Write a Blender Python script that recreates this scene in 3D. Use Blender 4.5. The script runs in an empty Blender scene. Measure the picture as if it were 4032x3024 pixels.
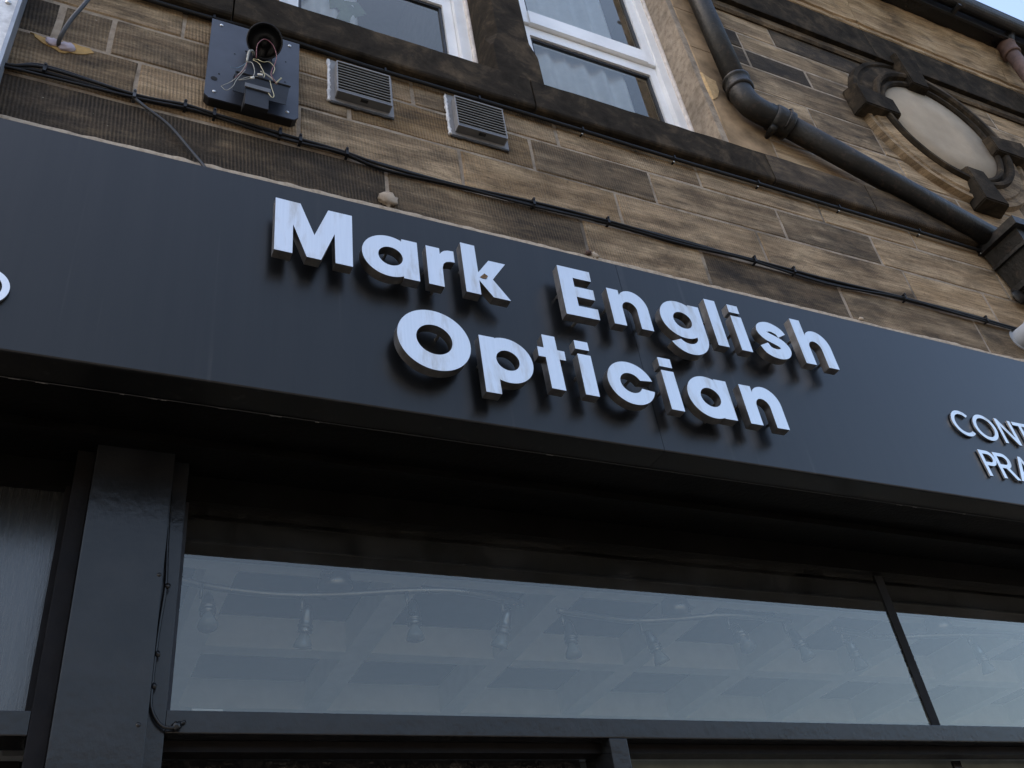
import bpy, bmesh, math, random
from mathutils import Vector, Matrix, noise
from mathutils.geometry import tessellate_polygon

random.seed(11)
scene = bpy.context.scene
COL = scene.collection
R = math.radians

# ------------------------------------------------------------------ camera
CAM_H = 1.6
YAW, PITCH, ROLL, FPX = R(29.566), R(36.9275), R(9.0392), 3736.32
cam_d = bpy.data.cameras.new('camera')
cam = bpy.data.objects.new('camera', cam_d)
COL.objects.link(cam)
fw = Vector((math.sin(YAW) * math.cos(PITCH), math.cos(YAW) * math.cos(PITCH), math.sin(PITCH)))
rt = Vector((math.cos(YAW), -math.sin(YAW), 0))
dn = fw.cross(rt)
r2 = rt * math.cos(ROLL) + dn * math.sin(ROLL)
d2 = dn * math.cos(ROLL) - rt * math.sin(ROLL)
mw = Matrix((r2, -d2, -fw)).transposed().to_4x4()
mw.translation = Vector((0, 0, CAM_H))
cam.matrix_world = mw
cam_d.sensor_width = 36.0
cam_d.lens = 36.0 * FPX / 4032.0
cam_d.clip_start = 0.05
cam_d.clip_end = 2000.0
scene.camera = cam

# ------------------------------------------------------------------ sky and sun
SUN_EL, SUN_AZ = R(46), R(-113)          # azimuth measured from -Y (the street) towards +X; beyond 90 it stands behind the facade
sun_dir = Vector((math.sin(SUN_AZ) * math.cos(SUN_EL), -math.cos(SUN_AZ) * math.cos(SUN_EL), math.sin(SUN_EL)))
world = bpy.data.worlds.new('World')
scene.world = world
world.use_nodes = True
wn = world.node_tree
for n in list(wn.nodes):
    wn.nodes.remove(n)
wo = wn.nodes.new('ShaderNodeOutputWorld')
bg = wn.nodes.new('ShaderNodeBackground')
sky = wn.nodes.new('ShaderNodeTexSky')
sky.sky_type = 'NISHITA'
sky.sun_disc = False
sky.sun_elevation = SUN_EL
sky.sun_rotation = math.atan2(sun_dir.x, sun_dir.y)
sky.altitude = 50
sky.air_density = 1.0
sky.dust_density = 6.0
sky.ozone_density = 1.0
bg.inputs['Strength'].default_value = 0.12
wn.links.new(sky.outputs[0], bg.inputs[0])
wn.links.new(bg.outputs[0], wo.inputs[0])
sun_l = bpy.data.lights.new('sun', 'SUN')
sun_l.energy = 2.0
sun_l.angle = R(0.53)
sun_l.color = (1.0, 0.93, 0.83)
sun = bpy.data.objects.new('sun', sun_l)
COL.objects.link(sun)
sun.rotation_euler = (-sun_dir).to_track_quat('-Z', 'Y').to_euler()

scene.view_settings.view_transform = 'Standard'
scene.view_settings.look = 'None'
scene.view_settings.exposure = 2.3
scene.view_settings.gamma = 1.0
scene.view_settings.use_curve_mapping = False
scene.render.engine = 'CYCLES'
scene.cycles.use_denoising = True
scene.cycles.max_bounces = 10
scene.cycles.transparent_max_bounces = 12
scene.cycles.caustics_reflective = False
scene.cycles.caustics_refractive = False

# ------------------------------------------------------------------ helpers: materials
class NT:
    def __init__(s, name):
        s.m = bpy.data.materials.new(name)
        s.m.use_nodes = True
        s.t = s.m.node_tree
        for n in list(s.t.nodes):
            s.t.nodes.remove(n)
        s.out = s.t.nodes.new('ShaderNodeOutputMaterial')
    def n(s, typ, **kw):
        nd = s.t.nodes.new(typ)
        for k, v in kw.items():
            setattr(nd, k, v)
        return nd
    def l(s, a, b):
        s.t.links.new(a, b)
    def set(s, sock, v):
        if isinstance(v, bpy.types.NodeSocket):
            s.l(v, sock)
        else:
            sock.default_value = v
    def pos(s, scale=(1, 1, 1), rand=0.0, rot=(0, 0, 0)):
        g = s.n('ShaderNodeNewGeometry')
        src = g.outputs['Position']
        if rand:
            oi = s.n('ShaderNodeObjectInfo')
            a = s.n('ShaderNodeVectorMath', operation='MULTIPLY_ADD')
            c = s.n('ShaderNodeCombineXYZ')
            mm = s.n('ShaderNodeMath', operation='MULTIPLY'); s.l(oi.outputs['Random'], mm.inputs[0]); mm.inputs[1].default_value = rand
            s.l(mm.outputs[0], c.inputs[0]); s.l(mm.outputs[0], c.inputs[1]); s.l(mm.outputs[0], c.inputs[2])
            ad = s.n('ShaderNodeVectorMath', operation='ADD')
            s.l(src, ad.inputs[0]); s.l(c.outputs[0], ad.inputs[1])
            src = ad.outputs[0]
        mp = s.n('ShaderNodeMapping')
        mp.inputs['Scale'].default_value = scale
        mp.inputs['Rotation'].default_value = rot
        s.l(src, mp.inputs[0])
        return mp.outputs[0]
    def noise(s, vec, scale=5, detail=5, rough=0.55, dist=0.0):
        t = s.n('ShaderNodeTexNoise')
        s.l(vec, t.inputs['Vector'])
        t.inputs['Scale'].default_value = scale
        t.inputs['Detail'].default_value = detail
        t.inputs['Roughness'].default_value = rough
        t.inputs['Distortion'].default_value = dist
        return t.outputs['Fac']
    def ramp(s, fac, stops):
        r = s.n('ShaderNodeValToRGB')
        els = r.color_ramp.elements
        while len(els) < len(stops):
            els.new(0.5)
        for e, (p, c) in zip(els, stops):
            e.position = p
            e.color = (c, c, c, 1) if isinstance(c, (int, float)) else (*c, 1)
        s.l(fac, r.inputs[0])
        return r.outputs[0]
    def math(s, op, a, b=None, c=None, clamp=False):
        m = s.n('ShaderNodeMath', operation=op, use_clamp=clamp)
        s.set(m.inputs[0], a)
        if b is not None: s.set(m.inputs[1], b)
        if c is not None: s.set(m.inputs[2], c)
        return m.outputs[0]
    def mix(s, fac, a, b, blend='MIX'):
        m = s.n('ShaderNodeMix', data_type='RGBA', blend_type=blend)
        s.set(m.inputs[0], fac)
        for sock, v in ((m.inputs[6], a), (m.inputs[7], b)):
            if isinstance(v, tuple): v = (*v, 1) if len(v) == 3 else v
            s.set(sock, v)
        return m.outputs[2]
    def bump(s, h, strength=0.3, dist=0.01, normal=None):
        b = s.n('ShaderNodeBump')
        b.inputs['Strength'].default_value = strength
        b.inputs['Distance'].default_value = dist
        s.l(h, b.inputs['Height'])
        if normal is not None: s.l(normal, b.inputs['Normal'])
        return b.outputs[0]
    def principled(s, **kw):
        p = s.n('ShaderNodeBsdfPrincipled')
        for k, v in kw.items():
            sock = p.inputs[k]
            if isinstance(v, tuple) and len(v) == 3 and sock.type == 'RGBA': v = (*v, 1)
            s.set(sock, v)
        return p
    def done(s, shader):
        s.l(shader.outputs[0], s.out.inputs[0])
        return s.m

M = {}

def simple(name, col, rough=0.6, metal=0.0, var=0.15, scale=14, bumpv=0.0, bscale=60, spec=0.5, streak=False):
    t = NT(name)
    v = t.pos((1, 1, 1))
    if streak: v = t.pos((1, 1, 0.06))
    f = t.noise(v, scale, 6)
    k = t.ramp(f, [(0.3, 1 - var), (0.7, 1 + var * 0.6)])
    c = t.mix(1.0, (*col, 1), k, 'MULTIPLY')
    rr = t.math('MULTIPLY_ADD', t.noise(t.pos(), scale * 1.7, 5), 0.25, rough - 0.12, clamp=True)
    kw = dict()
    if bumpv:
        kw['Normal'] = t.bump(t.noise(t.pos(), bscale, 6), bumpv, 0.004)
    p = t.principled(**{'Base Color': c, 'Roughness': rr, 'Metallic': metal, 'Specular IOR Level': spec}, **kw)
    M[name] = t.done(p)
    return M[name]

def stone_material():
    t = NT('sandstone')
    oi = t.n('ShaderNodeObjectInfo')
    sp = t.n('ShaderNodeSeparateColor')
    t.l(oi.outputs['Color'], sp.inputs[0])
    soot, ochre, tool = sp.outputs[0], sp.outputs[1], sp.outputs[2]
    P = t.pos((1, 1, 1), rand=37.0)
    Pb = t.pos((1.1, 1.1, 6.5), rand=37.0, rot=(0, R(5), 0))
    bed = t.noise(Pb, 2.4, 9, 0.62, 0.35)
    fine = t.noise(t.pos((2.2, 2.2, 46.0), rand=37.0, rot=(0, R(4), 0)), 2.4, 6, 0.65, 0.3)
    grain = t.noise(P, 190, 3, 0.7)
    blot = t.noise(t.pos((0.75, 0.75, 1.6), rand=37.0), 4.2, 8, 0.64, 0.3)
    base = t.ramp(bed, [(0.25, (0.17, 0.113, 0.064)), (0.45, (0.31, 0.217, 0.126)), (0.60, (0.43, 0.313, 0.188)), (0.80, (0.55, 0.415, 0.26))])
    warm = t.mix(t.math('MULTIPLY', ochre, t.ramp(blot, [(0.35, 0.2), (0.65, 1.0)])), base, (0.36, 0.21, 0.075))
    g = t.math('MULTIPLY', t.ramp(grain, [(0.3, 0.80), (0.7, 1.12)]), t.ramp(fine, [(0.34, 0.62), (0.56, 1.08)]))
    col = t.mix(1.0, warm, g, 'MULTIPLY')
    # soot crust: patchy, following the bedding
    sm = t.math('MULTIPLY_ADD', blot, 0.85, t.math('MULTIPLY', bed, -0.55))
    sm = t.math('MULTIPLY_ADD', t.noise(P, 16, 5, 0.6), 0.25, sm)
    sf = t.math('ADD', sm, t.math('MULTIPLY_ADD', soot, 1.35, -0.645))
    big = t.noise(t.pos((1.3, 1, 0.8)), 1.5, 6, 0.62, 0.5)
    sf = t.math('ADD', sf, t.math('MULTIPLY_ADD', big, 0.9, -0.46))
    sf = t.ramp(sf, [(0.0, 0.0), (0.30, 0.46), (0.72, 0.93)])
    sootc = t.mix(t.ramp(grain, [(0.4, 0.0), (0.7, 1.0)]), (0.011, 0.0095, 0.008), (0.034, 0.028, 0.0215))
    sootc = t.mix(t.ramp(t.noise(t.pos((1, 1, 2.2), rand=37.0), 8, 7, 0.68, 0.4), [(0.46, 0.0), (0.72, 0.75)]), sootc, (0.105, 0.074, 0.046))
    col = t.mix(sf, col, sootc)
    smd = t.ramp(t.noise(t.pos((0.8, 0.8, 2.0)), 3.6, 8, 0.66, 0.4), [(0.50, 0.0), (0.68, 0.82)])
    col = t.mix(t.math('MULTIPLY', smd, t.ramp(soot, [(0.02, 0.15), (0.4, 1.0)])), col, (0.016, 0.014, 0.012))
    pit = t.ramp(t.noise(P, 95, 4, 0.7), [(0.30, 1.0), (0.42, 0.0)])
    col = t.mix(t.math('MULTIPLY', pit, 0.55), col, (0.02, 0.017, 0.014))
    # dressed face: fine upright chisel lines, groove shade and ridge highlights painted into colour
    w = t.n('ShaderNodeTexWave', wave_type='BANDS', bands_direction='X', wave_profile='SIN')
    t.l(t.pos((1, 0.0, 1), rand=3.0, rot=(0, R(3.5), 0)), w.inputs['Vector'])
    w.inputs['Scale'].default_value = 26
    w.inputs['Distortion'].default_value = 1.5
    w.inputs['Detail'].default_value = 3
    w.inputs['Detail Scale'].default_value = 1.2
    wf = t.math('MULTIPLY', w.outputs['Fac'], tool)
    pat = t.ramp(t.noise(P, 7, 4), [(0.32, 0.15), (0.6, 1.0)])
    wf = t.math('MULTIPLY', wf, pat)
    ridge = t.math('MULTIPLY', t.math('MULTIPLY', t.math('SUBTRACT', 1.0, w.outputs['Fac']), tool), pat)
    col = t.mix(t.math('MULTIPLY', ridge, 0.22), col, (0.20, 0.150, 0.098))
    col = t.mix(t.math('MULTIPLY', wf, 0.50), col, t.mix(1.0, col, (0.42, 0.40, 0.38), 'MULTIPLY'))
    # specks of lichen and old limewash
    spk = t.ramp(t.noise(P, 46, 3, 0.6), [(0.745, 0.0), (0.775, 1.0)])
    col = t.mix(t.math('MULTIPLY', spk, 0.45), col, (0.42, 0.37, 0.29))
    h = t.math('MULTIPLY_ADD', wf, -0.9, t.math('MULTIPLY', t.noise(P, 55, 8, 0.7), 1.3))
    h = t.math('MULTIPLY_ADD', bed, 0.9, h)
    nrm = t.bump(h, 0.55, 0.006)
    p = t.principled(**{'Base Color': col, 'Roughness': 0.92, 'Specular IOR Level': 0.2, 'Normal': nrm})
    M['stone'] = t.done(p)

stone_material()

def charred_material():
    t = NT('blackened stone')
    P = t.pos((1, 1, 1), rand=21.0)
    c = t.ramp(t.noise(P, 7, 8, 0.68, 0.4), [(0.30, (0.011, 0.0092, 0.0070)), (0.52, (0.032, 0.0255, 0.0180)), (0.76, (0.105, 0.076, 0.047))])
    c = t.mix(t.ramp(t.noise(P, 60, 3, 0.6), [(0.73, 0.0), (0.77, 0.5)]), c, (0.25, 0.21, 0.16))
    p = t.principled(**{'Base Color': c, 'Roughness': 0.92, 'Specular IOR Level': 0.06, 'Normal': t.bump(t.noise(P, 45, 8, 0.7), 0.5, 0.006)})
    M['charred'] = t.done(p)
charred_material()

def mortar_material():
    t = NT('lime mortar')
    f = t.noise(t.pos(), 26, 8, 0.65)
    c = t.ramp(f, [(0.25, (0.16, 0.125, 0.088)), (0.5, (0.32, 0.255, 0.185)), (0.75, (0.43, 0.355, 0.265))])
    d = t.ramp(t.noise(t.pos(), 3.1, 5), [(0.50, 0.0), (0.70, 0.7)])
    c = t.mix(d, c, (0.07, 0.058, 0.045))
    p = t.principled(**{'Base Color': c, 'Roughness': 0.95, 'Specular IOR Level': 0.2, 'Normal': t.bump(t.noise(t.pos(), 120, 6, 0.7), 0.7, 0.006)})
    M['mortar'] = t.done(p)
mortar_material()

def pale_mortar_material():
    t = NT('pale mortar bead')
    f = t.noise(t.pos(), 34, 8, 0.65)
    c = t.ramp(f, [(0.25, (0.22, 0.17, 0.12)), (0.5, (0.43, 0.345, 0.25)), (0.75, (0.52, 0.43, 0.32))])
    p = t.principled(**{'Base Color': c, 'Roughness': 0.95, 'Specular IOR Level': 0.2, 'Normal': t.bump(t.noise(t.pos(), 90, 6, 0.7), 0.8, 0.008)})
    M['mortar_pale'] = t.done(p)
pale_mortar_material()

def fascia_material():
    t = NT('anthracite sign panel')
    st = t.noise(t.pos((1, 1, 0.035)), 16, 6, 0.6)
    st2 = t.noise(t.pos((1, 1, 0.05)), 62, 4, 0.6)
    dust = t.ramp(t.math('MULTIPLY_ADD', st2, 0.4, t.math('MULTIPLY', st, 0.7)), [(0.42, 0.0), (0.8, 1.0)])
    c = t.mix(dust, (0.0035, 0.004, 0.0045), (0.009, 0.0095, 0.010))
    run = t.ramp(t.noise(t.pos((1, 1, 0.012)), 30, 3, 0.5), [(0.62, 0.0), (0.70, 1.0)])
    run = t.math('MULTIPLY', run, t.ramp(t.noise(t.pos((1, 1, 0.8)), 3.5, 4), [(0.42, 0.0), (0.62, 1.0)]))
    c = t.mix(t.math('MULTIPLY', run, 0.55), c, (0.050, 0.047, 0.043))
    r = t.math('MULTIPLY_ADD', st, 0.10, 0.26)
    p = t.principled(**{'Base Color': c, 'Roughness': r, 'IOR': 1.45, 'Specular Tint': (1.0, 0.945, 0.85), 'Normal': t.bump(t.noise(t.pos((1, 1, 0.3)), 2.2, 3), 0.04, 0.02)})
    M['fascia'] = t.done(p)
fascia_material()

def steel_face_material():
    t = NT('satin steel letter face')
    br = t.noise(t.pos((1, 1, 0.02)), 240, 3, 0.6)
    stn = t.noise(t.pos((1, 1, 0.22), rand=9.0), 26, 6, 0.62)
    sm = t.ramp(stn, [(0.53, 0.0), (0.72, 0.62)])
    c = t.mix(sm, (0.69, 0.665, 0.625), (0.46, 0.39, 0.30))
    c = t.mix(1.0, c, t.ramp(br, [(0.35, 0.95), (0.65, 1.0)]), 'MULTIPLY')
    r = t.math('MULTIPLY_ADD', stn, 0.12, 0.30)
    p = t.principled(**{'Base Color': c, 'Metallic': 0.92, 'Roughness': r})
    M['steel_face'] = t.done(p)
    t = NT('polished steel letter return')
    stn = t.noise(t.pos((1, 1, 1), rand=9.0), 22, 6, 0.62)
    c = t.ramp(stn, [(0.3, (0.34, 0.31, 0.28)), (0.7, (0.66, 0.64, 0.61))])
    p = t.principled(**{'Base Color': c, 'Metallic': 1.0, 'Roughness': 0.30})
    M['steel_side'] = t.done(p)
steel_face_material()

def glass_material(name, ior, tint, dirt=0.03, scale=6, surfaces=2.0):
    t = NT(name)
    fr = t.n('ShaderNodeFresnel'); fr.inputs['IOR'].default_value = ior
    tr = t.n('ShaderNodeBsdfTransparent'); tr.inputs[0].default_value = (*tint, 1)
    gl = t.n('ShaderNodeBsdfGlossy'); gl.inputs['Roughness'].default_value = 0.0
    gl.inputs['Color'].default_value = (0.90, 0.86, 0.75, 1)
    mx = t.n('ShaderNodeMixShader')
    inv = t.math('SUBTRACT', 1.0, fr.outputs[0])
    rf = t.math('SUBTRACT', 1.0, t.math('POWER', inv, surfaces))
    t.l(rf, mx.inputs[0]); t.l(tr.outputs[0], mx.inputs[1]); t.l(gl.outputs[0], mx.inputs[2])
    df = t.n('ShaderNodeBsdfDiffuse'); df.inputs[0].default_value = (0.42, 0.42, 0.40, 1)
    dm = t.ramp(t.noise(t.pos(), scale, 8, 0.68, 0.4), [(0.42, dirt * 0.35), (0.72, dirt * 1.8)])
    mx2 = t.n('ShaderNodeMixShader')
    t.l(dm, mx2.inputs[0]); t.l(mx.outputs[0], mx2.inputs[1]); t.l(df.outputs[0], mx2.inputs[2])
    M[name] = t.done(mx2)
glass_material('window glass', 1.54, (0.88, 0.91, 0.90), 0.02)
glass_material('shop glass', 1.52, (0.88, 0.92, 0.90), 0.032, 9, 2.6)

def streak_glass_material():
    t = NT('filmed glass')
    s = t.noise(t.pos((1, 1, 0.05)), 190, 6, 0.75)
    c = t.ramp(s, [(0.3, (0.010, 0.011, 0.011)), (0.7, (0.036, 0.037, 0.036))])
    p = t.principled(**{'Base Color': c, 'Roughness': 0.20, 'IOR': 1.75, 'Specular Tint': (1.0, 0.95, 0.86), 'Normal': t.bump(s, 0.4, 0.003)})
    M['filmed_glass'] = t.done(p)
streak_glass_material()

def black_paint(name, col, rough, ripple, ior=1.45, chips=0.0):
    t = NT(name)
    f = t.noise(t.pos(), 8, 6)
    c = t.mix(t.ramp(f, [(0.4, 0.0), (0.75, 1.0)]), col, tuple(x * 1.8 + 0.0015 for x in col))
    if chips:
        ch = t.ramp(t.noise(t.pos(), 26, 8, 0.72, 0.6), [(0.60 - chips * 0.1, 0.0), (0.66, 1.0)])
        c = t.mix(t.math('MULTIPLY', ch, 0.8), c, (0.045, 0.030, 0.022))
        du = t.ramp(t.noise(t.pos(), 5, 6, 0.6), [(0.45, 0.0), (0.75, 0.5)])
        c = t.mix(du, c, (0.030, 0.028, 0.025))
    h = t.math('ADD', t.noise(t.pos((1, 1, 0.6)), 60, 5), t.noise(t.pos((0.35, 1, 1)), 18, 4))
    p = t.principled(**{'Base Color': c, 'Roughness': t.math('MULTIPLY_ADD', f, 0.2, rough - 0.1), 'Specular Tint': (1.0, 0.94, 0.84), 'IOR': ior, 'Normal': t.bump(h, ripple, 0.006)})
    M[name] = t.done(p)
black_paint('black gloss', (0.0035, 0.0035, 0.004), 0.26, 0.16)
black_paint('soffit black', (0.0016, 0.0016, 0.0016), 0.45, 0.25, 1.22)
black_paint('black frame', (0.011, 0.0115, 0.012), 0.22, 0.15, 1.42)
black_paint('black ripple', (0.010, 0.010, 0.011), 0.16, 1.0)
black_paint('cast iron', (0.0045, 0.0048, 0.005), 0.48, 0.45, 1.42, 0.6)
simple('brown timber', (0.0070, 0.0056, 0.0048), 0.55, var=0.4, scale=20, bumpv=0.3, spec=0.15)
simple('cable', (0.006, 0.006, 0.0065), 0.55, var=0.3, spec=0.3)
simple('cable grey', (0.035, 0.035, 0.035), 0.5, var=0.3)
simple('plate', (0.026, 0.030, 0.040), 0.42, var=0.35, scale=9)
simple('black plastic', (0.006, 0.006, 0.0065), 0.5, spec=0.35)
simple('vent grey', (0.21, 0.205, 0.20), 0.55, var=0.2, scale=25)
simple('slat lit edge', (0.24, 0.235, 0.21), 0.5, var=0.2, scale=25)
simple('vent dark', (0.10, 0.10, 0.10), 0.5)
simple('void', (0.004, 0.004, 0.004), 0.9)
simple('sealant', (0.66, 0.65, 0.63), 0.6, var=0.3, scale=40, bumpv=0.5)
simple('foam', (0.43, 0.37, 0.40), 0.75, var=0.25, scale=30, bumpv=0.4)
simple('ochre plaster', (0.40, 0.25, 0.085), 0.9, var=0.4, scale=30, bumpv=0.6)
simple('jamb stone', (0.27, 0.185, 0.105), 0.92, var=0.75, scale=5, bumpv=0.5, bscale=80, spec=0.2)
simple('raw stone', (0.46, 0.31, 0.15), 0.95, var=0.25, scale=45, bumpv=0.9, bscale=120)
simple('pvc', (0.88, 0.865, 0.83), 0.38, var=0.10, scale=5)
simple('caulk', (0.68, 0.60, 0.52), 0.7, var=0.25, scale=25, bumpv=0.3)
simple('gasket', (0.012, 0.012, 0.013), 0.5)
simple('curtain', (0.82, 0.84, 0.86), 0.9, var=0.08)
simple('leaf green', (0.14, 0.20, 0.12), 0.7, var=0.4)
simple('render panel', (0.36, 0.285, 0.195), 0.95, var=0.16, scale=7, bumpv=0.5, bscale=220)
simple('rust', (0.135, 0.082, 0.066), 0.75, var=0.5, scale=18, bumpv=0.4)
simple('galv', (0.33, 0.35, 0.37), 0.4, metal=0.3, var=0.2)
simple('white board', (0.70, 0.70, 0.69), 0.6, var=0.25, scale=40)
simple('lamp grey', (0.36, 0.38, 0.40), 0.45)
simple('chrome', (0.22, 0.22, 0.21), 0.30, metal=1.0)
simple('screw', (0.5, 0.5, 0.48), 0.35, metal=0.9)
simple('bulb glass', (0.22, 0.235, 0.22), 0.15)
simple('paving', (0.15, 0.142, 0.13), 0.9, var=0.3, scale=3, bumpv=0.4)
simple('sooty stone', (0.15, 0.125, 0.095), 0.9, var=0.4, scale=1.5)
simple('asphalt', (0.045, 0.045, 0.046), 0.9, var=0.3, scale=6, bumpv=0.6)
simple('kerb', (0.30, 0.29, 0.28), 0.9, var=0.25)
simple('plaster white', (0.86, 0.85, 0.82), 0.9, var=0.06)
simple('coffer panel', (0.035, 0.038, 0.04), 0.9, var=0.06)
simple('pale floor', (0.55, 0.50, 0.43), 0.6)
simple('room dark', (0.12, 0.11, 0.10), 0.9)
simple('slate', (0.055, 0.058, 0.065), 0.7, var=0.4)
simple('wire white', (0.28, 0.27, 0.22), 0.5)
simple('wire red', (0.17, 0.045, 0.05), 0.5)
simple('wire yellow', (0.42, 0.38, 0.22), 0.5)
simple('wire blue', (0.12, 0.20, 0.26), 0.5)
simple('flake', (0.42, 0.40, 0.36), 0.8, var=0.4, scale=60)
simple('ripe', (0.75, 0.74, 0.66), 0.6)
simple('dead leaf', (0.20, 0.12, 0.06), 0.8)

# ------------------------------------------------------------------ helpers: meshes
def mesh(name, verts, faces, mat, parent=None, smooth=False, mats=None, fmat=None, origin=None):
    me = bpy.data.meshes.new(name)
    if origin is None:
        xs = [v[0] for v in verts]; ys = [v[1] for v in verts]; zs = [v[2] for v in verts]
        origin = ((min(xs) + max(xs)) / 2, (min(ys) + max(ys)) / 2, min(zs))
    o0 = Vector(origin)
    me.from_pydata([tuple(Vector(v) - o0) for v in verts], [], faces)
    bm = bmesh.new(); bm.from_mesh(me)
    bmesh.ops.recalc_face_normals(bm, faces=bm.faces)
    bm.to_mesh(me); bm.free()
    for m in (mats or [mat]):
        me.materials.append(M[m])
    if fmat:
        for p in me.polygons:
            p.material_index = fmat(p)
    if smooth:
        for p in me.polygons: p.use_smooth = True
    o = bpy.data.objects.new(name, me)
    COL.objects.link(o)
    o.location = o0
    if parent is not None:
        o.parent = parent
        par = parent
        off = Vector((0, 0, 0))
        while par is not None:
            off += Vector(par.location); par = par.parent
        o.location = o0 - off
    return o

def thing(name, label, cat, loc, group=None):
    o = bpy.data.objects.new(name, None)
    COL.objects.link(o)
    o.location = loc
    o.empty_display_size = 0.1
    tag(o, label, cat, group)
    return o

def tag(o, label, cat, group=None):
    o['label'] = label; o['category'] = cat
    if group: o['group'] = group
    return o

def struct(o):
    o['kind'] = 'structure'
    return o

def boxv(x0, x1, y0, y1, z0, z1):
    v = [(x0, y0, z0), (x1, y0, z0), (x1, y1, z0), (x0, y1, z0), (x0, y0, z1), (x1, y0, z1), (x1, y1, z1), (x0, y1, z1)]
    f = [(0, 1, 2, 3), (4, 7, 6, 5), (0, 4, 5, 1), (1, 5, 6, 2), (2, 6, 7, 3), (3, 7, 4, 0)]
    return v, f

def box(name, x0, x1, y0, y1, z0, z1, mat, parent=None, bev=0.0):
    v, f = boxv(x0, x1, y0, y1, z0, z1)
    o = mesh(name, v, f, mat, parent)
    if bev:
        me = o.data
        bm = bmesh.new(); bm.from_mesh(me)
        bmesh.ops.bevel(bm, geom=bm.edges[:], offset=bev, segments=2, affect='EDGES', profile=0.7)
        bm.to_mesh(me); bm.free()
    return o

def join(parts):
    V, F = [], []
    for v, f in parts:
        b = len(V); V += v; F += [tuple(i + b for i in q) for q in f]
    return V, F

def extrude_x(name, prof, x0, x1, mat, parent=None, smooth=False, closed=True, nx=1, jitter=0.0):
    """prof: list of (y,z) swept along x"""
    V, F = [], []
    n = len(prof)
    for k in range(nx + 1):
        x = x0 + (x1 - x0) * k / nx
        for y, z in prof:
            j = jitter
            V.append((x, y + (noise.noise((x * 9, z * 11, 3)) * j), z + noise.noise((x * 9, y * 11, 8)) * j))
    for k in range(nx):
        for i in range(n if closed else n - 1):
            a = k * n + i; b = k * n + (i + 1) % n
            F.append((a, b, b + n, a + n))
    if closed:
        F.append(tuple(range(n)))
        F.append(tuple(reversed(range(nx * n, nx * n + n))))
    return mesh(name, V, F, mat, parent, smooth)

def extrude_z(name, prof, z0, z1, mat, parent=None):
    n = len(prof)
    V = [(x, y, z0) for x, y in prof] + [(x, y, z1) for x, y in prof]
    F = [(i, (i + 1) % n, (i + 1) % n + n, i + n) for i in range(n)] + [tuple(reversed(range(n))), tuple(range(n, 2 * n))]
    return mesh(name, V, F, mat, parent)

def catmull(pts, sub=6):
    P = [Vector(p) for p in pts]
    out = []
    for i in range(len(P) - 1):
        p0 = P[i - 1] if i else P[0] * 2 - P[1]
        p1, p2 = P[i], P[i + 1]
        p3 = P[i + 2] if i + 2 < len(P) else P[-1] * 2 - P[-2]
        for k in range(sub):
            u = k / sub
            out.append(0.5 * ((2 * p1) + (p2 - p0) * u + (2 * p0 - 5 * p1 + 4 * p2 - p3) * u * u + (3 * p1 - p0 - 3 * p2 + p3) * u ** 3))
    out.append(P[-1])
    return out

def tubegeo(pts, r, sides=8, radii=None):
    pts = [Vector(p) for p in pts]
    V, F = [], []
    up = Vector((0, 0, 1))
    prev = None
    for i, p in enumerate(pts):
        t = (pts[min(i + 1, len(pts) - 1)] - pts[max(i - 1, 0)])
        t = t.normalized() if t.length > 1e-9 else Vector((1, 0, 0))
        if prev is None:
            a = t.cross(up)
            if a.length < 0.1: a = t.cross(Vector((1, 0, 0)))
            a.normalize()
        else:
            a = (prev - t * prev.dot(t)).normalized()
        prev = a
        b = t.cross(a)
        rr = radii[i] if radii else r
        for k in range(sides):
            an = 2 * math.pi * k / sides
            V.append(tuple(p + (a * math.cos(an) + b * math.sin(an)) * rr))
    for i in range(len(pts) - 1):
        for k in range(sides):
            q = i * sides
            F.append((q + k, q + (k + 1) % sides, q + sides + (k + 1) % sides, q + sides + k))
    F.append(tuple(reversed(range(sides))))
    F.append(tuple(range((len(pts) - 1) * sides, len(pts) * sides)))
    return V, F

def tube(name, pts, r, mat, parent=None, sides=8, smooth=True, radii=None):
    v, f = tubegeo(pts, r, sides, radii)
    o = mesh(name, v, f, mat, parent, smooth)
    return o

def lathe(name, prof, origin, axis, mat, parent=None, seg=32, smooth=True, arc=(0, 2 * math.pi), close=False, crisp=False):
    """prof: list of (radius, height along axis)"""
    ax = Vector(axis).normalized()
    a = ax.orthogonal().normalized()
    if abs(ax.y) > 0.99: a = Vector((1, 0, 0))
    b = ax.cross(a)
    V, F = [], []
    full = abs(arc[1] - arc[0] - 2 * math.pi) < 1e-6
    cnt = seg if full else seg + 1
    n = len(prof)
    for k in range(cnt):
        an = arc[0] + (arc[1] - arc[0]) * k / seg
        dv = a * math.cos(an) + b * math.sin(an)
        for r_, h in prof:
            V.append(tuple(Vector(origin) + ax * h + dv * r_))
    for k in range(seg):
        k2 = (k + 1) % cnt
        for i in range(n - 1 + (1 if close else 0)):
            j = (i + 1) % n
            F.append((k * n + i, k * n + j, k2 * n + j, k2 * n + i))
    if close and not full:
        F.append(tuple(range(n))); F.append(tuple(reversed(range((cnt - 1) * n, cnt * n))))
    o = mesh(name, V, F, mat, parent, smooth)
    if crisp:
        bm = bmesh.new(); bm.from_mesh(o.data)
        for e_ in bm.edges:
            if len(e_.link_faces) == 2 and e_.calc_face_angle(0) > 0.3: e_.smooth = False
        bm.to_mesh(o.data); bm.free()
    return o

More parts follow.
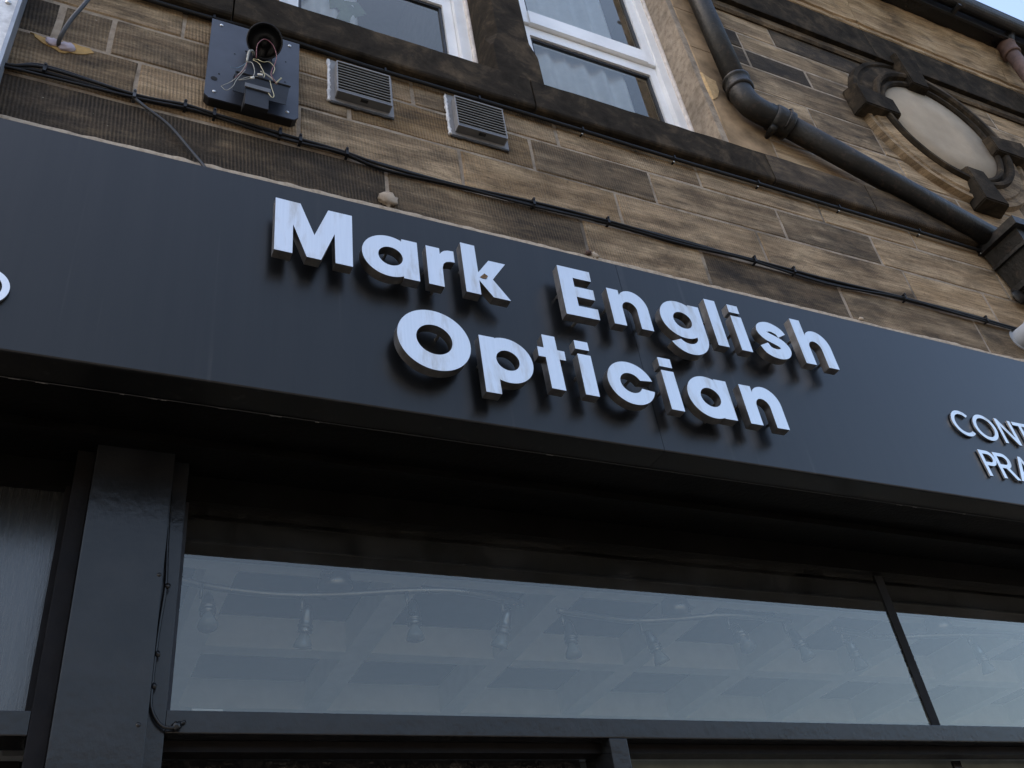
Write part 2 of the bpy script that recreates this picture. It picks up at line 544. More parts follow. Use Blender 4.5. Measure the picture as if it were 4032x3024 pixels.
def blob(name, c, rx, ry, rz, mat, parent=None, amp=0.3, seg=14, seed=0):
    V, F = [], []
    rings = 7
    for i in range(rings + 1):
        th = math.pi * i / rings
        for k in range(seg):
            ph = 2 * math.pi * k / seg
            d = Vector((math.sin(th) * math.cos(ph), math.sin(th) * math.sin(ph), math.cos(th)))
            s_ = 1 + amp * noise.noise(d * 2.1 + Vector((seed * 3.1, seed, seed * 7.7)))
            V.append((c[0] + d.x * rx * s_, c[1] + d.y * ry * s_, c[2] + d.z * rz * s_))
    for i in range(rings):
        for k in range(seg):
            F.append((i * seg + k, i * seg + (k + 1) % seg, (i + 1) * seg + (k + 1) % seg, (i + 1) * seg + k))
    return mesh(name, V, F, mat, parent, True)

# ------------------------------------------------------------------ ground and shell
W = 2.13          # face of the stone wall
FAS = 2.0         # face of the sign fascia
GL = 2.465        # shop window glass
v, f = boxv(-300, 300, -1.3, 40, -0.3, 0.0)
struct(mesh('pavement', v, f, 'paving'))
v, f = boxv(-300, 300, -8.3, -1.45, -0.4, -0.12)
struct(mesh('road', v, f, 'asphalt'))
v, f = boxv(-300, 300, -1.45, -1.3, -0.3, 0.004)
struct(mesh('kerb', v, f, 'kerb'))
v, f = boxv(-300, 300, -300, -8.3, -0.4, 0.0)
struct(mesh('far_pavement', v, f, 'paving'))

# unseen sooty terrace across the street, added and raised to block low sky light
parts_, win_, rf_ = [], [], []
for i in range(15):
    x = -70 + i * 9.6
    h = [7.7, 8.0, 7.5, 8.1, 7.8][i % 5]
    parts_.append(boxv(x, x + 9.5, -26, -17, 0, h))
    rf_.append(([(x, -17, h + 0.01), (x + 9.5, -17, h + 0.01), (x + 9.5, -21.5, h + 1.3), (x, -21.5, h + 1.3)], [(0, 1, 2, 3)]))
    for u in (0.9, 3.2, 5.5, 7.6):
        for z in (1.0, 4.3):
            win_.append(boxv(x + u, x + u + 1.1, -16.995, -16.95, z, z + 1.6))
terr = struct(mesh('light_block_terrace', *join(parts_), 'sooty stone'))
mesh('terrace_roof', *join(rf_), 'slate', terr)
mesh('terrace_windows', *join(win_), 'slate', terr)
bld = thing('stone_building', 'soot-stained sandstone building with dressed stone courses above the shop', 'building', (1.5, 4.5, 0))

def core(x0, x1, z0, z1, y0=W + 0.0032, y1=2.44):
    return box('mortar_bed', x0, x1, y0, y1, z0, z1, 'mortar', bld)
WX0, WX1, WX2, WX3 = 0.42, 1.385, 1.63, 2.615
HEAD = 7.55
core(-5, 13, 3.19, 5.15)
core(-5, WX0, 5.15, HEAD)
core(WX3, 2.94, 5.15, HEAD)
core(2.94, 13, 5.15, 6.9)
core(-5, 2.94, HEAD, 9.0)
core(2.94, 13, 6.9, 7.46)
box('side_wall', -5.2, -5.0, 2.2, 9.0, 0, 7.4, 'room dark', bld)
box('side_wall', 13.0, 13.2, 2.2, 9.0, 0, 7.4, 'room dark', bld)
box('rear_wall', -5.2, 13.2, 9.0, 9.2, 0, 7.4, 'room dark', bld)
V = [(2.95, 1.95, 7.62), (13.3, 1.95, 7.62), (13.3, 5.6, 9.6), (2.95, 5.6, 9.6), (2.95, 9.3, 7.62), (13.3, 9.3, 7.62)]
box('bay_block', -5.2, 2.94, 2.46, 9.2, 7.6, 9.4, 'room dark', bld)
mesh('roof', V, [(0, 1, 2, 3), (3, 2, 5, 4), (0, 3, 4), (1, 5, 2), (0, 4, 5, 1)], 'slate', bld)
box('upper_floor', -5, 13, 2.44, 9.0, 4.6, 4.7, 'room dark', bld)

def stone(x0, x1, z0, z1, soot=0.4, ochre=0.1, tool=0.8, y=W, depth=0.10, gap=0.0055, parent=None, e=0.006, name='stone'):
    g = gap
    x0 += g; x1 -= g; z0 += g; z1 -= g
    jit = lambda a: random.uniform(-a, a)
    V, F = [], []
    ring_pts = []
    nx = max(2, int((x1 - x0) / 0.12))
    def edge(inset, yy, wob):
        pts = []
        def P(x, z):
            return (x + wob * noise.noise((x * 14, z * 14, y * 3 + x0)), yy, z + wob * noise.noise((x * 14, z * 14, 50 + z0)))
        for i in range(nx): pts.append(P(x0 + inset + (x1 - x0 - 2 * inset) * i / nx, z0 + inset))
        for i in range(2): pts.append(P(x1 - inset, z0 + inset + (z1 - z0 - 2 * inset) * i / 2))
        for i in range(nx): pts.append(P(x1 - inset - (x1 - x0 - 2 * inset) * i / nx, z1 - inset))
        for i in range(2): pts.append(P(x0 + inset, z1 - inset - (z1 - z0 - 2 * inset) * i / 2))
        return pts
    yo = jit(0.0025)
    a = edge(0, y + depth, 0.004); b = edge(0, y + e + yo, 0.004); c = edge(e, y + yo, 0.004)
    n = len(a)
    V = a + b + c
    for i in range(n):
        j = (i + 1) % n
        F.append((i, j, n + j, n + i)); F.append((n + i, n + j, 2 * n + j, 2 * n + i))
    F.append(tuple(range(2 * n, 3 * n)))
    o = mesh(name, V, F, 'stone', parent or bld)
    o.color = (soot, ochre, tool, 1)
    return o

def rnd_soot(): return random.choice([0.15, 0.25, 0.35, 0.45, 0.55, 0.7])

def row(z0, z1, xs, vals, tool=0.8, y=W):
    for i in range(len(xs) - 1):
        s_, oc = vals[i] if i < len(vals) and vals[i] is not None else (rnd_soot(), random.choice([0, 0.1, 0.3]))
        stone(xs[i], xs[i + 1], z0, z1, s_, oc, tool * random.uniform(0.75, 1.1) * (0.5 if xs[i] > 1.9 else 1.0), y)

row(4.02, 4.362, [-3.2, -2.1, -0.95, 0.829, 1.639, 2.212, 2.969, 3.83, 4.55, 5.4, 6.3, 7.2, 8.1],
    [None, None, (0.82, 0.0), (0.60, 0.0), (0.38, 0.05), (0.68, 0.0), (0.48, 0.05), (0.55, 0.1)], 1.0)
row(4.362, 4.595, [-3.2, -2.2, -1.3, -0.62, -0.044, 0.508, 1.138, 1.846, 2.59, 3.479, 4.034, 4.9, 5.7, 6.6, 7.5, 8.1],
    [None, None, None, (0.55, 0.35), (0.22, 0.1), (0.36, 0.0), (0.42, 0.45), (0.30, 0.05), (0.36, 0.05), (0.06, 0.25), (0.2, 0.1)], 0.95)
row(4.595, 4.805, [-3.2, -2.4, -1.6, -0.9, -0.313, -0.145, 0.696, 1.477, 2.064, 2.775, 3.364, 4.25, 5.1, 6.0, 7.0, 8.1],
    [None, None, None, (0.75, 0.1), (0.55, 0.1), (0.48, 0.1), (0.46, 0.75), (0.60, 0.05), (0.48, 0.05), (0.62, 0.0), (0.25, 0.1)], 0.85)
row(4.805, 4.985, [-3.2, -2.2, -1.2, -0.55, 0.078, 0.964, 1.62, 2.36, 3.084, 3.698, 4.5, 5.4, 6.4, 7.4, 8.1],
    [None, None, None, (0.30, 0.1), (0.20, 0.1), (0.33, 0.05), (0.34, 0.05), (0.34, 0.0), (0.18, 0.1), (0.08, 0.15)], 0.75)

# projecting sill band
for x0, x1, s_ in [(-3.2, -1.3, 0.9), (-1.3, 0.24, 0.95), (0.24, 1.512, 0.92), (1.512, 2.80, 0.97), (2.80, 3.45, 0.80), (3.45, 4.6, 0.72), (4.6, 5.9, 0.6), (5.9, 8.1, 0.6)]:
    y0 = 2.077
    prof = [(2.20, 4.962), (y0 + 0.012, 4.96), (y0 + 0.004, 4.966), (y0, 4.975), (y0 + 0.002, 5.16), (y0 + 0.012, 5.172), (W + 0.02, 5.185), (2.43, 5.23), (2.43, 4.962)]
    o = extrude_x('sill_stone', prof, x0 + 0.004, x1 - 0.004, 'charred' if s_ > 0.85 else 'stone', bld, nx=max(4, int((x1 - x0) / 0.07)), jitter=0.004)
    o.color = (s_, 0.12, 0.6, 1)

# upper wall, right of the windows
rows_up = [(5.175, 5.40), (5.40, 5.62), (5.62, 5.857), (5.857, 6.10), (6.10, 6.28), (6.28, 6.455), (6.455, 6.66)]
xs_up = [[2.96, 3.62, 4.3, 5.1, 5.9, 6.7, 8.1], [2.96, 3.25, 3.95, 4.9, 5.7, 6.5, 8.1], [2.96, 3.384, 3.876, 4.7, 5.5, 6.3, 8.1], [2.96, 3.9, 4.6, 5.6, 6.6, 8.1],
         [2.96, 3.086, 3.535, 4.3, 5.2, 6.1, 8.1], [2.96, 3.086, 3.95, 5.0, 5.8, 6.8, 8.1], [2.96, 3.388, 4.4, 5.3, 6.2, 8.1]]
vals_up = [[(0.22, 0.25), (0.2, 0.2), (0.2, 0.3)], [(0.3, 0.1), (0.34, 0.1), (0.25, 0.1)], [(0.42, 0.05), (0.46, 0.0), (0.3, 0)], [(0.52, 0.05), (0.4, 0)],
           [(0.88, 0), (0.92, 0), (0.5, 0)], [(0.75, 0), (0.48, 0.15), (0.5, 0)], [(0.4, 0.05), (0.80, 0), (0.5, 0.1)]]
for (a, b), xs, vv in zip(rows_up, xs_up, vals_up):
    row(a, b, xs, vv, 0.25)
# upper wall, left of the windows
for a, b in rows_up:
    x = -3.2
    xs = [x]
    while x < WX0 - 0.9:
        x += random.uniform(0.5, 0.95); xs.append(x)
    xs.append(WX0)
    row(a, b, xs, [], 0.4)
# window jamb stones on the right (chamfered arris), and stone mullion between the windows
def jamb_prof(ch):
    return [(2.615, 2.43), (2.618, 2.18 if ch else 2.14), (2.628, 2.160 if ch else 2.134), (2.642, 2.142 if ch else 2.131), (2.66, 2.130), (2.955, 2.130), (2.955, 2.43)]
for z0, z1, s_ in [(5.185, 6.087, 0.42), (6.087, 6.478, 0.48), (6.478, 6.9, 0.45), (6.9, HEAD, 0.4)]:
    o = extrude_z('jamb_stone', jamb_prof(True), z0 + 0.003, z1 - 0.003, 'jamb stone', bld); o.color = (s_, 0.42, 0.15, 1)
for z0, z1 in [(5.2, 5.9), (5.9, HEAD)]:
    o = extrude_z('jamb_stone', [(WX0 - 0.005, 2.43), (WX0 - 0.005, 2.165), (WX0 - 0.04, W), (WX0 - 0.3, W), (WX0 - 0.3, 2.43)], z0, z1, 'stone', bld); o.color = (0.6, 0.1, 0.2, 1)
sec_sq = [(1.385, 2.43), (1.385, 2.142), (1.395, 2.132), (1.62, 2.132), (1.63, 2.142), (1.63, 2.43)]
sec_ch = [(1.385, 2.43), (1.385, 2.185), (1.430, 2.132), (1.588, 2.132), (1.63, 2.185), (1.63, 2.43)]
V = []
for z, sec in ((5.19, sec_sq), (5.46, sec_sq), (5.56, sec_ch), (HEAD, sec_ch)):
    V += [(x, y, z) for x, y in sec]
F = []
for k in range(3):
    for i in range(6):
        j = (i + 1) % 6
        F.append((k * 6 + i, k * 6 + j, k * 6 + 6 + j, k * 6 + 6 + i))
F += [tuple(range(6)), tuple(range(18, 24))]
o = mesh('window_mullion', V, F, 'charred', bld); o.color = (0.98, 0.25, 0.2, 1)
# spalled scar on the jamb
scar = [(2.628, 5.90), (2.66, 5.83), (2.70, 5.80), (2.735, 5.79), (2.728, 5.70), (2.70, 5.635), (2.665, 5.60), (2.635, 5.62), (2.622, 5.70)]
V = []
for x, z in scar:
    yy = 2.128 if x > 2.66 else 2.128 + (2.66 - x) * 1.1
    V.append((x, yy - 0.003, z))
V.append((2.66, 2.121, 5.72))
F = [(i, (i + 1) % 9, 9) for i in range(9)]
mesh('bare_scar', V, F, 'raw stone', bld)

# string course, dark frieze band, cornice and gutter
def course(name, prof, cuts, soots, ochre, tool, nx=14, jit=0.003, mat='stone'):
    for i in range(len(cuts) - 1):
        o = extrude_x(name, prof, cuts[i] + 0.002, cuts[i + 1] - 0.002, mat, bld, nx=nx, jitter=jit)
        o.color = (soots[i % len(soots)], ochre, tool, 1)
cuts = [2.935, 4.27, 5.75, 8.1]
course('string_moulding', [(2.43, 6.655), (2.135, 6.655), (2.118, 6.645), (2.104, 6.66), (2.10, 6.70), (2.12, 6.715), (2.43, 6.715)], cuts, [0.72], 0.1, 0.1)
course('frieze_stone', [(2.43, 6.718), (2.125, 6.718), (2.072, 6.706), (2.07, 6.716), (2.071, 7.020), (2.09, 7.03), (2.43, 7.03)], cuts, [0.95, 0.93, 0.95], 0.0, 0.1, jit=0.002, mat='charred')
course('cornice_stone', [(2.43, 7.035), (2.085, 7.035), (2.072, 7.045), (2.070, 7.075), (2.082, 7.088), (2.082, 7.105), (2.068, 7.112), (2.064, 7.20), (2.055, 7.26), (2.056, 7.275), (2.040, 7.34), (2.032, 7.40), (2.012, 7.44), (2.008, 7.475), (2.43, 7.475)],
       cuts, [0.22, 0.32, 0.3], 0.35, 0.1, nx=26, jit=0.008)
gut = thing('roof_gutter', 'black cast gutter and eaves board along the roof edge against the sky', 'gutter', (2.5, 1.9, 7.46))
box('eaves_soffit', 2.935, 8.1, 1.925, 2.2, 7.480, 7.50, 'black gloss', gut)
box('eaves_board', 2.935, 8.1, 1.905, 1.924, 7.472, 7.62, 'cast iron', gut)
pr = []
for k in range(11):
    a = math.pi + math.pi * k / 10
    pr.append((1.850 + 0.052 * math.cos(a), 7.575 + 0.062 * math.sin(a)))
pr = [(1.793, 7.588)] + pr + [(1.902, 7.588), (1.893, 7.588)] + [(1.850 + 0.043 * math.cos(math.pi + math.pi * (10 - k) / 10), 7.575 + 0.052 * math.sin(math.pi + math.pi * (10 - k) / 10)) for k in range(11)] + [(1.806, 7.592)]
extrude_x('trough', pr, 2.935, 8.1, 'cast iron', gut)
for x in (3.2, 4.2, 5.2, 6.25, 7.2):
    box('bracket', x, x + 0.03, 1.83, 1.92, 7.475, 7.50, 'cast iron', gut)

# ------------------------------------------------------------------ roundel
rd = thing('stone_roundel', 'round carved stone frame with four keystones around a blank beige panel', 'stone roundel', (4.52, 2.12, 6.06))
RC = Vector((4.515, 2.13, 6.065))
ax = (0, -1, 0)
o = lathe('panel', [(0.0, 0.030), (0.2, 0.030), (0.435, 0.030), (0.435, 0.0)], RC, ax, 'render panel', rd, 64)
ring_in = [(0.425, 0.0), (0.425, 0.040), (0.436, 0.054), (0.452, 0.056), (0.462, 0.046), (0.466, 0.034), (0.480, 0.034), (0.484, 0.066), (0.50, 0.078), (0.518, 0.076), (0.526, 0.056), (0.526, 0.0)]
ring_out = [(0.5265, 0.0), (0.5265, 0.050), (0.545, 0.044), (0.595, 0.040), (0.605, 0.028), (0.622, 0.028), (0.632, 0.040), (0.66, 0.038), (0.672, 0.0)]
for k in range(4):      # quadrants: upper right, upper left, lower left, lower right
    for prof, soots in ((ring_in, [0.95, 1.15, 0.85, 1.1]), (ring_out, [0.7, 1.1, 0.30, 0.55])):
        o = lathe('moulding', prof, RC, ax, 'charred' if soots[k] > 0.84 else 'stone', rd, 30, True, (k * math.pi / 2 + 0.002, (k + 1) * math.pi / 2 - 0.002), True, True)
        o.color = (soots[k], 0.15, 0.05, 1)
for (dx, dz) in ((0, 1), (-1, 0), (1, 0), (0, -1)):
    d = Vector((dx, 0, dz)); t_ = Vector((-dz, 0, dx))
    V = []
    for r_, w_ in ((0.40, 0.085), (0.735, 0.115)):
        for s_ in (-1, 1):
            for y_ in (2.13, 2.045):
                ww = w_ if y_ > 2.1 else w_ * 0.86
                q = RC + d * (r_ - (0.0 if y_ > 2.1 else (0.02 if r_ > 0.5 else -0.01))) + t_ * (s_ * ww)
                V.append((q.x, y_ - (0.012 if (r_ > 0.5 and y_ < 2.1) else 0), q.z))
    F = [(0, 2, 3, 1), (4, 5, 7, 6), (0, 1, 5, 4), (2, 6, 7, 3), (1, 3, 7, 5), (0, 4, 6, 2)]
    o = mesh('keystone', V, F, 'charred', rd)
    o.color = (1.25, 0, 0.0, 1)
    bm = bmesh.new(); bm.from_mesh(o.data)
    bmesh.ops.bevel(bm, geom=bm.edges[:], offset=0.007, segments=2, affect='EDGES'); bm.to_mesh(o.data); bm.free()

# ------------------------------------------------------------------ upper windows
def window(x0, x1, z0, z1, meet, label):
    y0 = 2.295
    fr = join([boxv(x0, x0 + 0.07, y0, y0 + 0.09, z0, z1), boxv(x1 - 0.07, x1, y0, y0 + 0.09, z0, z1),
               boxv(x0 + 0.07, x1 - 0.07, y0, y0 + 0.09, z0, z0 + 0.05), boxv(x0 + 0.07, x1 - 0.07, y0, y0 + 0.09, z1 - 0.07, z1)])
    w = mesh('window', *fr, 'pvc', bld)
    a, b = x0 + 0.072, x1 - 0.072
    # upper sash
    ys = y0 + 0.012
    fr = join([boxv(a, a + 0.055, ys, ys + 0.05, meet, z1 - 0.072), boxv(b - 0.055, b, ys, ys + 0.05, meet, z1 - 0.072),
               boxv(a + 0.055, b - 0.055, ys - 0.010, ys + 0.05, meet - 0.005, meet + 0.105)])
    mesh('upper_sash', *fr, 'pvc', w)
    yl = y0 + 0.028
    zt = meet - 0.012
    fr = join([boxv(a, a + 0.05, yl, yl + 0.05, z0 + 0.052, zt), boxv(b - 0.05, b, yl, yl + 0.05, z0 + 0.052, zt),
               boxv(a + 0.05, b - 0.05, yl, yl + 0.05, zt - 0.075, zt), boxv(a + 0.05, b - 0.05, yl, yl + 0.05, z0 + 0.052, z0 + 0.12)])
    mesh('lower_sash', *fr, 'pvc', w)
    # gaskets and panes
    fr = join([boxv(b - 0.066, b - 0.052, yl + 0.012, yl + 0.03, z0 + 0.12, zt - 0.077), boxv(a + 0.052, a + 0.066, yl + 0.012, yl + 0.03, z0 + 0.12, zt - 0.077),
               boxv(a + 0.066, b - 0.066, yl + 0.012, yl + 0.03, zt - 0.095, zt - 0.077)])
    mesh('gasket', *fr, 'gasket', w)
    fr = join([boxv(b - 0.071, b - 0.057, ys + 0.012, ys + 0.03, meet + 0.107, z1 - 0.15), boxv(a + 0.057, a + 0.071, ys + 0.012, ys + 0.03, meet + 0.107, z1 - 0.15)])
    mesh('gasket', *fr, 'gasket', w)
    for nm, ya, za, zb in (('lower_pane', yl + 0.02, z0 + 0.1, zt - 0.06), ('upper_pane', ys + 0.02, meet + 0.09, z1 - 0.1)):
        mesh(nm, [(a + 0.05, ya, za), (b - 0.05, ya, za), (b - 0.05, ya, zb), (a + 0.05, ya, zb)], [(0, 1, 2, 3)], 'window glass', w)
    # caulk bead between frame and stone
    pts = [(x1 - 0.004 + 0.005 * noise.noise((0, 0, z * 13.0)), y0 - 0.004, z) for z in [z0 + i * (z1 - z0) / 40 for i in range(41)]]
    tube('caulk_bead', pts, 0.014, 'caulk', w, 7)
    return w
window(WX0, WX1, 5.235, HEAD, 6.09, 'l')
window(WX2, WX3, 5.235, HEAD, 6.09, 'r')
# rooms behind the upper windows
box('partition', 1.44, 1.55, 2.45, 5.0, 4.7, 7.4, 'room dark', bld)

def curtain(name, x0, x1, z0, z1, y, label, folds, mat='curtain', amp=0.017):
    V, F = [], []
    n = 60
    for k in range(n + 1):
        u = k / n
        x = x0 + (x1 - x0) * u
        for z, sc_ in ((z0, 1.0), ((z0 + z1) / 2, 0.9), (z1, 0.8)):
            yy = y + amp * sc_ * (math.sin(u * folds * 2 * math.pi) + 0.4 * math.sin(u * folds * 4.7 + 1.3))
            V.append((x + 0.012 * (z - z0) / (z1 - z0), yy, z))
    for k in range(n):
        for i in range(2):
            F.append((k * 3 + i, (k + 1) * 3 + i, (k + 1) * 3 + i + 1, k * 3 + i + 1))
    o = mesh(name, V, F, mat, None, True)
    o.modifiers.new('thickness', 'SOLIDIFY').thickness = 0.003
    return tag(o, label, 'curtain')
curtain('net_curtain', 1.66, 2.36, 5.25, 6.9, 2.398, 'pale net curtain hanging in folds behind the right upper window', 6)
curtain('net_curtain', 0.45, 0.84, 5.25, 6.9, 2.398, 'white net curtain drawn to one side behind the left upper window', 4)
pl = thing('window_plant', 'pale green leafy plant on the inner ledge of the left upper window', 'plant', (0.72, 2.46, 5.45))
V, F = [], []
for k in range(6):
    a = k * 2.4; rr = 0.03 + 0.008 * k
    c = Vector((0.70 + rr * math.cos(a), 2.385 + 0.006 * math.sin(a * 1.3), 5.78 + 0.10 * math.sin(k * 1.7)))
    d = Vector((math.cos(a), -0.03, 0.6 * math.sin(a * 1.9))).normalized()
    s_ = d.cross(Vector((0, 1, 0.2))).normalized()
    b = len(V)
    V += [tuple(c), tuple(c + d * 0.07 + s_ * 0.045), tuple(c + d * 0.14), tuple(c + d * 0.07 - s_ * 0.045)]
    F.append((b, b + 1, b + 2, b + 3))
mesh('leaves', V, F, 'leaf green', pl)
tube('stem', [(0.70, 2.475, 5.30), (0.705, 2.475, 5.6), (0.70, 2.475, 5.85)], 0.006, 'leaf green', pl)
lathe('pot', [(0.0, 0), (0.045, 0), (0.06, 0.10), (0.05, 0.10)], (0.70, 2.50, 5.232), (0, 0, 1), 'sealant', pl, 20)

# ------------------------------------------------------------------ fascia sign
ZF0, ZF1 = 3.161, 3.985
fas = thing('sign_fascia', 'long anthracite fascia board across the shop carrying the raised lettering', 'fascia', (1.5, 2.05, ZF0))
SEAM = 1.6415
for x0, x1 in ((-3.2, SEAM - 0.0007), (SEAM + 0.0007, 8.1)):
    prof = [(2.10, ZF0 + 0.002), (FAS + 0.006, ZF0), (FAS + 0.0015, ZF0 + 0.0018), (FAS, ZF0 + 0.006), (FAS, ZF1 - 0.003), (FAS + 0.004, ZF1), (2.10, ZF1)]
    extrude_x('front_panel', prof, x0, x1, 'fascia', fas, nx=1)
box('top_flashing', -3.2, 8.1, 2.1, 2.135, 3.20, ZF1 - 0.004, 'black frame', fas)

# mortar fillet where the fascia meets the wall
V, F = [], []
n = 420
for k in range(n + 1):
    x = -1.4 + 7.4 * k / n
    h = 0.012 + 0.014 * noise.noise((x * 7, 1, 0)) + 0.010 * noise.noise((x * 31, 4, 0))
    zc = 4.139 + 0.006 * noise.noise((x * 3, 9, 0))
    dp = 0.012 + 0.006 * noise.noise((x * 20, 2, 5))
    for yy, zz in ((2.138, zc + h * 0.6), (2.131 - dp * 0.4, zc + h * 0.45), (2.131 - dp, zc), (2.131 - dp * 0.6, zc - 0.03), (2.138, zc - 0.04)):
        V.append((x, yy, zz))
for k in range(n):
    for i in range(4):
        F.append((k * 5 + i, (k + 1) * 5 + i, (k + 1) * 5 + i + 1, k * 5 + i + 1))
mesh('mortar_fillet', V, F, 'mortar_pale', bld, True)
blob('mortar_dab', (0.826, 2.122, 4.182), 0.036, 0.014, 0.032, 'mortar_pale', bld, 0.7, 20, 2)
blob('mortar_dab', (1.652, 2.124, 4.15), 0.02, 0.012, 0.016, 'mortar_pale', bld, 0.7, 16, 5)
blob('mortar_dab', (1.628, 2.120, 4.155), 0.014, 0.012, 0.010, 'rust', bld, 0.6, 14, 6)
blob('mortar_dab', (3.01, 2.124, 4.155), 0.012, 0.01, 0.012, 'mortar_pale', bld, 0.6, 14, 8)

# ------------------------------------------------------------------ sign letters
LK = 1.934 / 1.945
def circ(cx, cz, rx, rz=None, a0=0, a1=360, n=40):
    rz = rz or rx
    return [(cx + rx * math.cos(R(a0 + (a1 - a0) * i / n)), cz + rz * math.sin(R(a0 + (a1 - a0) * i / n))) for i in range(n + 1)]
def ring(cx, cz, r, n=44):
    return circ(cx, cz, r, None, 0, 360, n)[:-1]

def letter(name, loops, label, yf=1.934, depth=0.033, k=LK, mats=('steel_face', 'steel_side'), group=None, cat='letter'):
    """loops: list of shapes, a shape = [outline, hole, ...]"""
    V, F, front = [], [], set()
    for shape in loops:
        shape = [[(x * k, CAM_H + (z - CAM_H) * k) for x, z in lp] for lp in shape]
        flat = [p for lp in shape for p in lp]
        tris = tessellate_polygon([[Vector((x, z, 0)) for x, z in lp] for lp in shape])
        b = len(V); n = len(flat)
        # front face carries a hairline bevel so that its rim catches light
        V += [(x, yf, z) for x, z in flat]
        V += [(x, yf + depth, z) for x, z in flat]
        for t_ in tris:
            front.add(len(F)); F.append(tuple(b + i for i in t_))
        for t_ in tris: F.append(tuple(b + n + i for i in reversed(t_)))
        s_ = b
        for lp in shape:
            m_ = len(lp)
            for i in range(m_):
                j = (i + 1) % m_
                F.append((s_ + i, s_ + j, s_ + n + j, s_ + n + i))
            s_ += m_
    o = mesh(name, V, F, None, None, mats=list(mats))
    for p in o.data.polygons:
        p.material_index = 0 if (abs(p.normal.y) > 0.9) else 1
    tr_ = sorted(((p.area, p.center.copy()) for p in o.data.polygons if p.normal.y > 0.9), key=lambda q: -q[0])
    gap_ = FAS - (yf + depth)
    if gap_ > 0.01:
        done_ = []
        for ar, c in tr_:
            if all((c - d).length > 0.05 for d in done_):
                done_.append(c)
                w_ = o.location + c
                v_, f_ = tubegeo([(w_.x, yf + depth - 0.002, w_.z), (w_.x, FAS + 0.003, w_.z)], 0.005, 8)
                mesh('standoff_pin', v_, f_, 'steel_side', o)
            if len(done_) == 2: break
    return tag(o, label, cat, group)

# first line
B1, X1 = 3.625, 3.791
M_ = [(0.396, 3.633), (0.396, 3.854), (0.471, 3.852), (0.514, 3.727), (0.557, 3.850), (0.632, 3.850), (0.630, 3.628), (0.577, 3.629), (0.576, 3.751), (0.534, 3.629), (0.491, 3.630), (0.450, 3.754), (0.449, 3.632)]
LET = 'raised satin steel letter '
letter('sign_letter', [[M_]], LET + 'capital M beginning the upper line of the fascia')
def a_shape(cx, cz, RR, hr, xs, xr, zb, zt):
    dx = xs - cx
    y1 = math.degrees(math.acos(dx / RR))
    return [[(xr, zb), (xr, zt), (xs, zt)] + circ(cx, cz, RR, None, y1, 360 - y1, 44) + [(xs, zb)], ring(cx + 0.004, cz, hr)]
letter('sign_letter', [a_shape(0.7470, 3.709, 0.0868, 0.0395, 0.790, 0.8415, 3.626, 3.795)], LET + 'lowercase a just after the capital M')
r_ = [(0.871, 3.626), (0.871, 3.793), (0.917, 3.793), (0.917, 3.767), (0.924, 3.778), (0.933, 3.786), (0.946, 3.791), (0.966, 3.793), (0.966, 3.743), (0.950, 3.742), (0.936, 3.737), (0.927, 3.727), (0.922, 3.708), (0.922, 3.625)]
letter('sign_letter', [[r_]], LET + 'lowercase r in the upper line')
k_ = [(0.995, 3.626), (0.994, 3.844), (1.044, 3.843), (1.045, 3.722), (1.088, 3.787), (1.148, 3.787), (1.094, 3.704), (1.148, 3.624), (1.088, 3.625), (1.045, 3.688), (1.045, 3.625)]
letter('sign_letter', [[k_]], LET + 'lowercase k with a dead leaf caught in its arms')
E_ = [(1.348, 3.621), (1.349, 3.843), (1.475, 3.843), (1.474, 3.797), (1.402, 3.797), (1.402, 3.756), (1.474, 3.757), (1.473, 3.710), (1.402, 3.710), (1.402, 3.668), (1.475, 3.669), (1.474, 3.622)]
letter('sign_letter', [[E_]], LET + 'capital E in the middle of the upper line')
def n_shape(x0, x1, x2, x3, zb, zt, ztall=None):
    top = ztall or zt
    cx = (x1 + x3) / 2 - 0.008; rx = x3 - cx; zc = zt - 0.074 + 0.006
    icx = (x1 + x2) / 2; irx = (x2 - x1) / 2; izc = zt - 0.082
    out = [(x0, zb), (x0, top), (x1 - 0.002, top), (x1 - 0.002, zt - 0.024)]
    arc = [p for p in circ(cx, zc, rx, 0.074, 150, 0, 30) if p[0] > x1 + 0.004 and p[1] > zt - 0.08]
    out += [p for p in arc if not (p[0] < x1 + 0.02 and p[1] < zt - 0.024)]
    out += [(x3, zb), (x2, zb)] + circ(icx, izc, irx, 0.034, 0, 180, 20) + [(x1, zb)]
    return [out]
letter('sign_letter', [n_shape(1.531, 1.579, 1.638, 1.686, 3.623, 3.786)], LET + 'lowercase n following the capital E')
def g_shape(cx, cz, RR, hr, xs, xr, zt):
    dx = xs - cx
    y1 = math.degrees(math.acos(dx / RR))
    hx, hz, ho, hi = xr - 0.087, 3.640, 0.087, 0.042
    out = [(xs, zt), (xr, zt)] + circ(hx, hz, ho, 0.0885, 0, -150, 30) + circ(hx, hz, hi + 0.001, 0.041, -142, -14, 18)
    out += [(xs, 3.640)] + list(reversed(circ(cx, cz, RR, None, y1, 360 - y1, 44)))
    return [out, ring(cx + 0.005, cz - 0.002, hr)]
letter('sign_letter', [g_shape(1.8205, 3.7095, 0.0865, 0.0385, 1.867, 1.914, 3.790)], LET + 'lowercase g with its descender hanging between the two lines')
letter('sign_letter', [[[(1.954, 3.623), (1.954, 3.844), (2.002, 3.844), (2.002, 3.623)]]], LET + 'tall lowercase l following the g in the upper line')
letter('sign_letter', [[[(2.057, 3.623), (2.057, 3.788), (2.105, 3.788), (2.105, 3.623)]], [[(2.057, 3.805), (2.057, 3.843), (2.104, 3.843), (2.104, 3.805)]]], LET + 'lowercase i with square dot in the upper line')
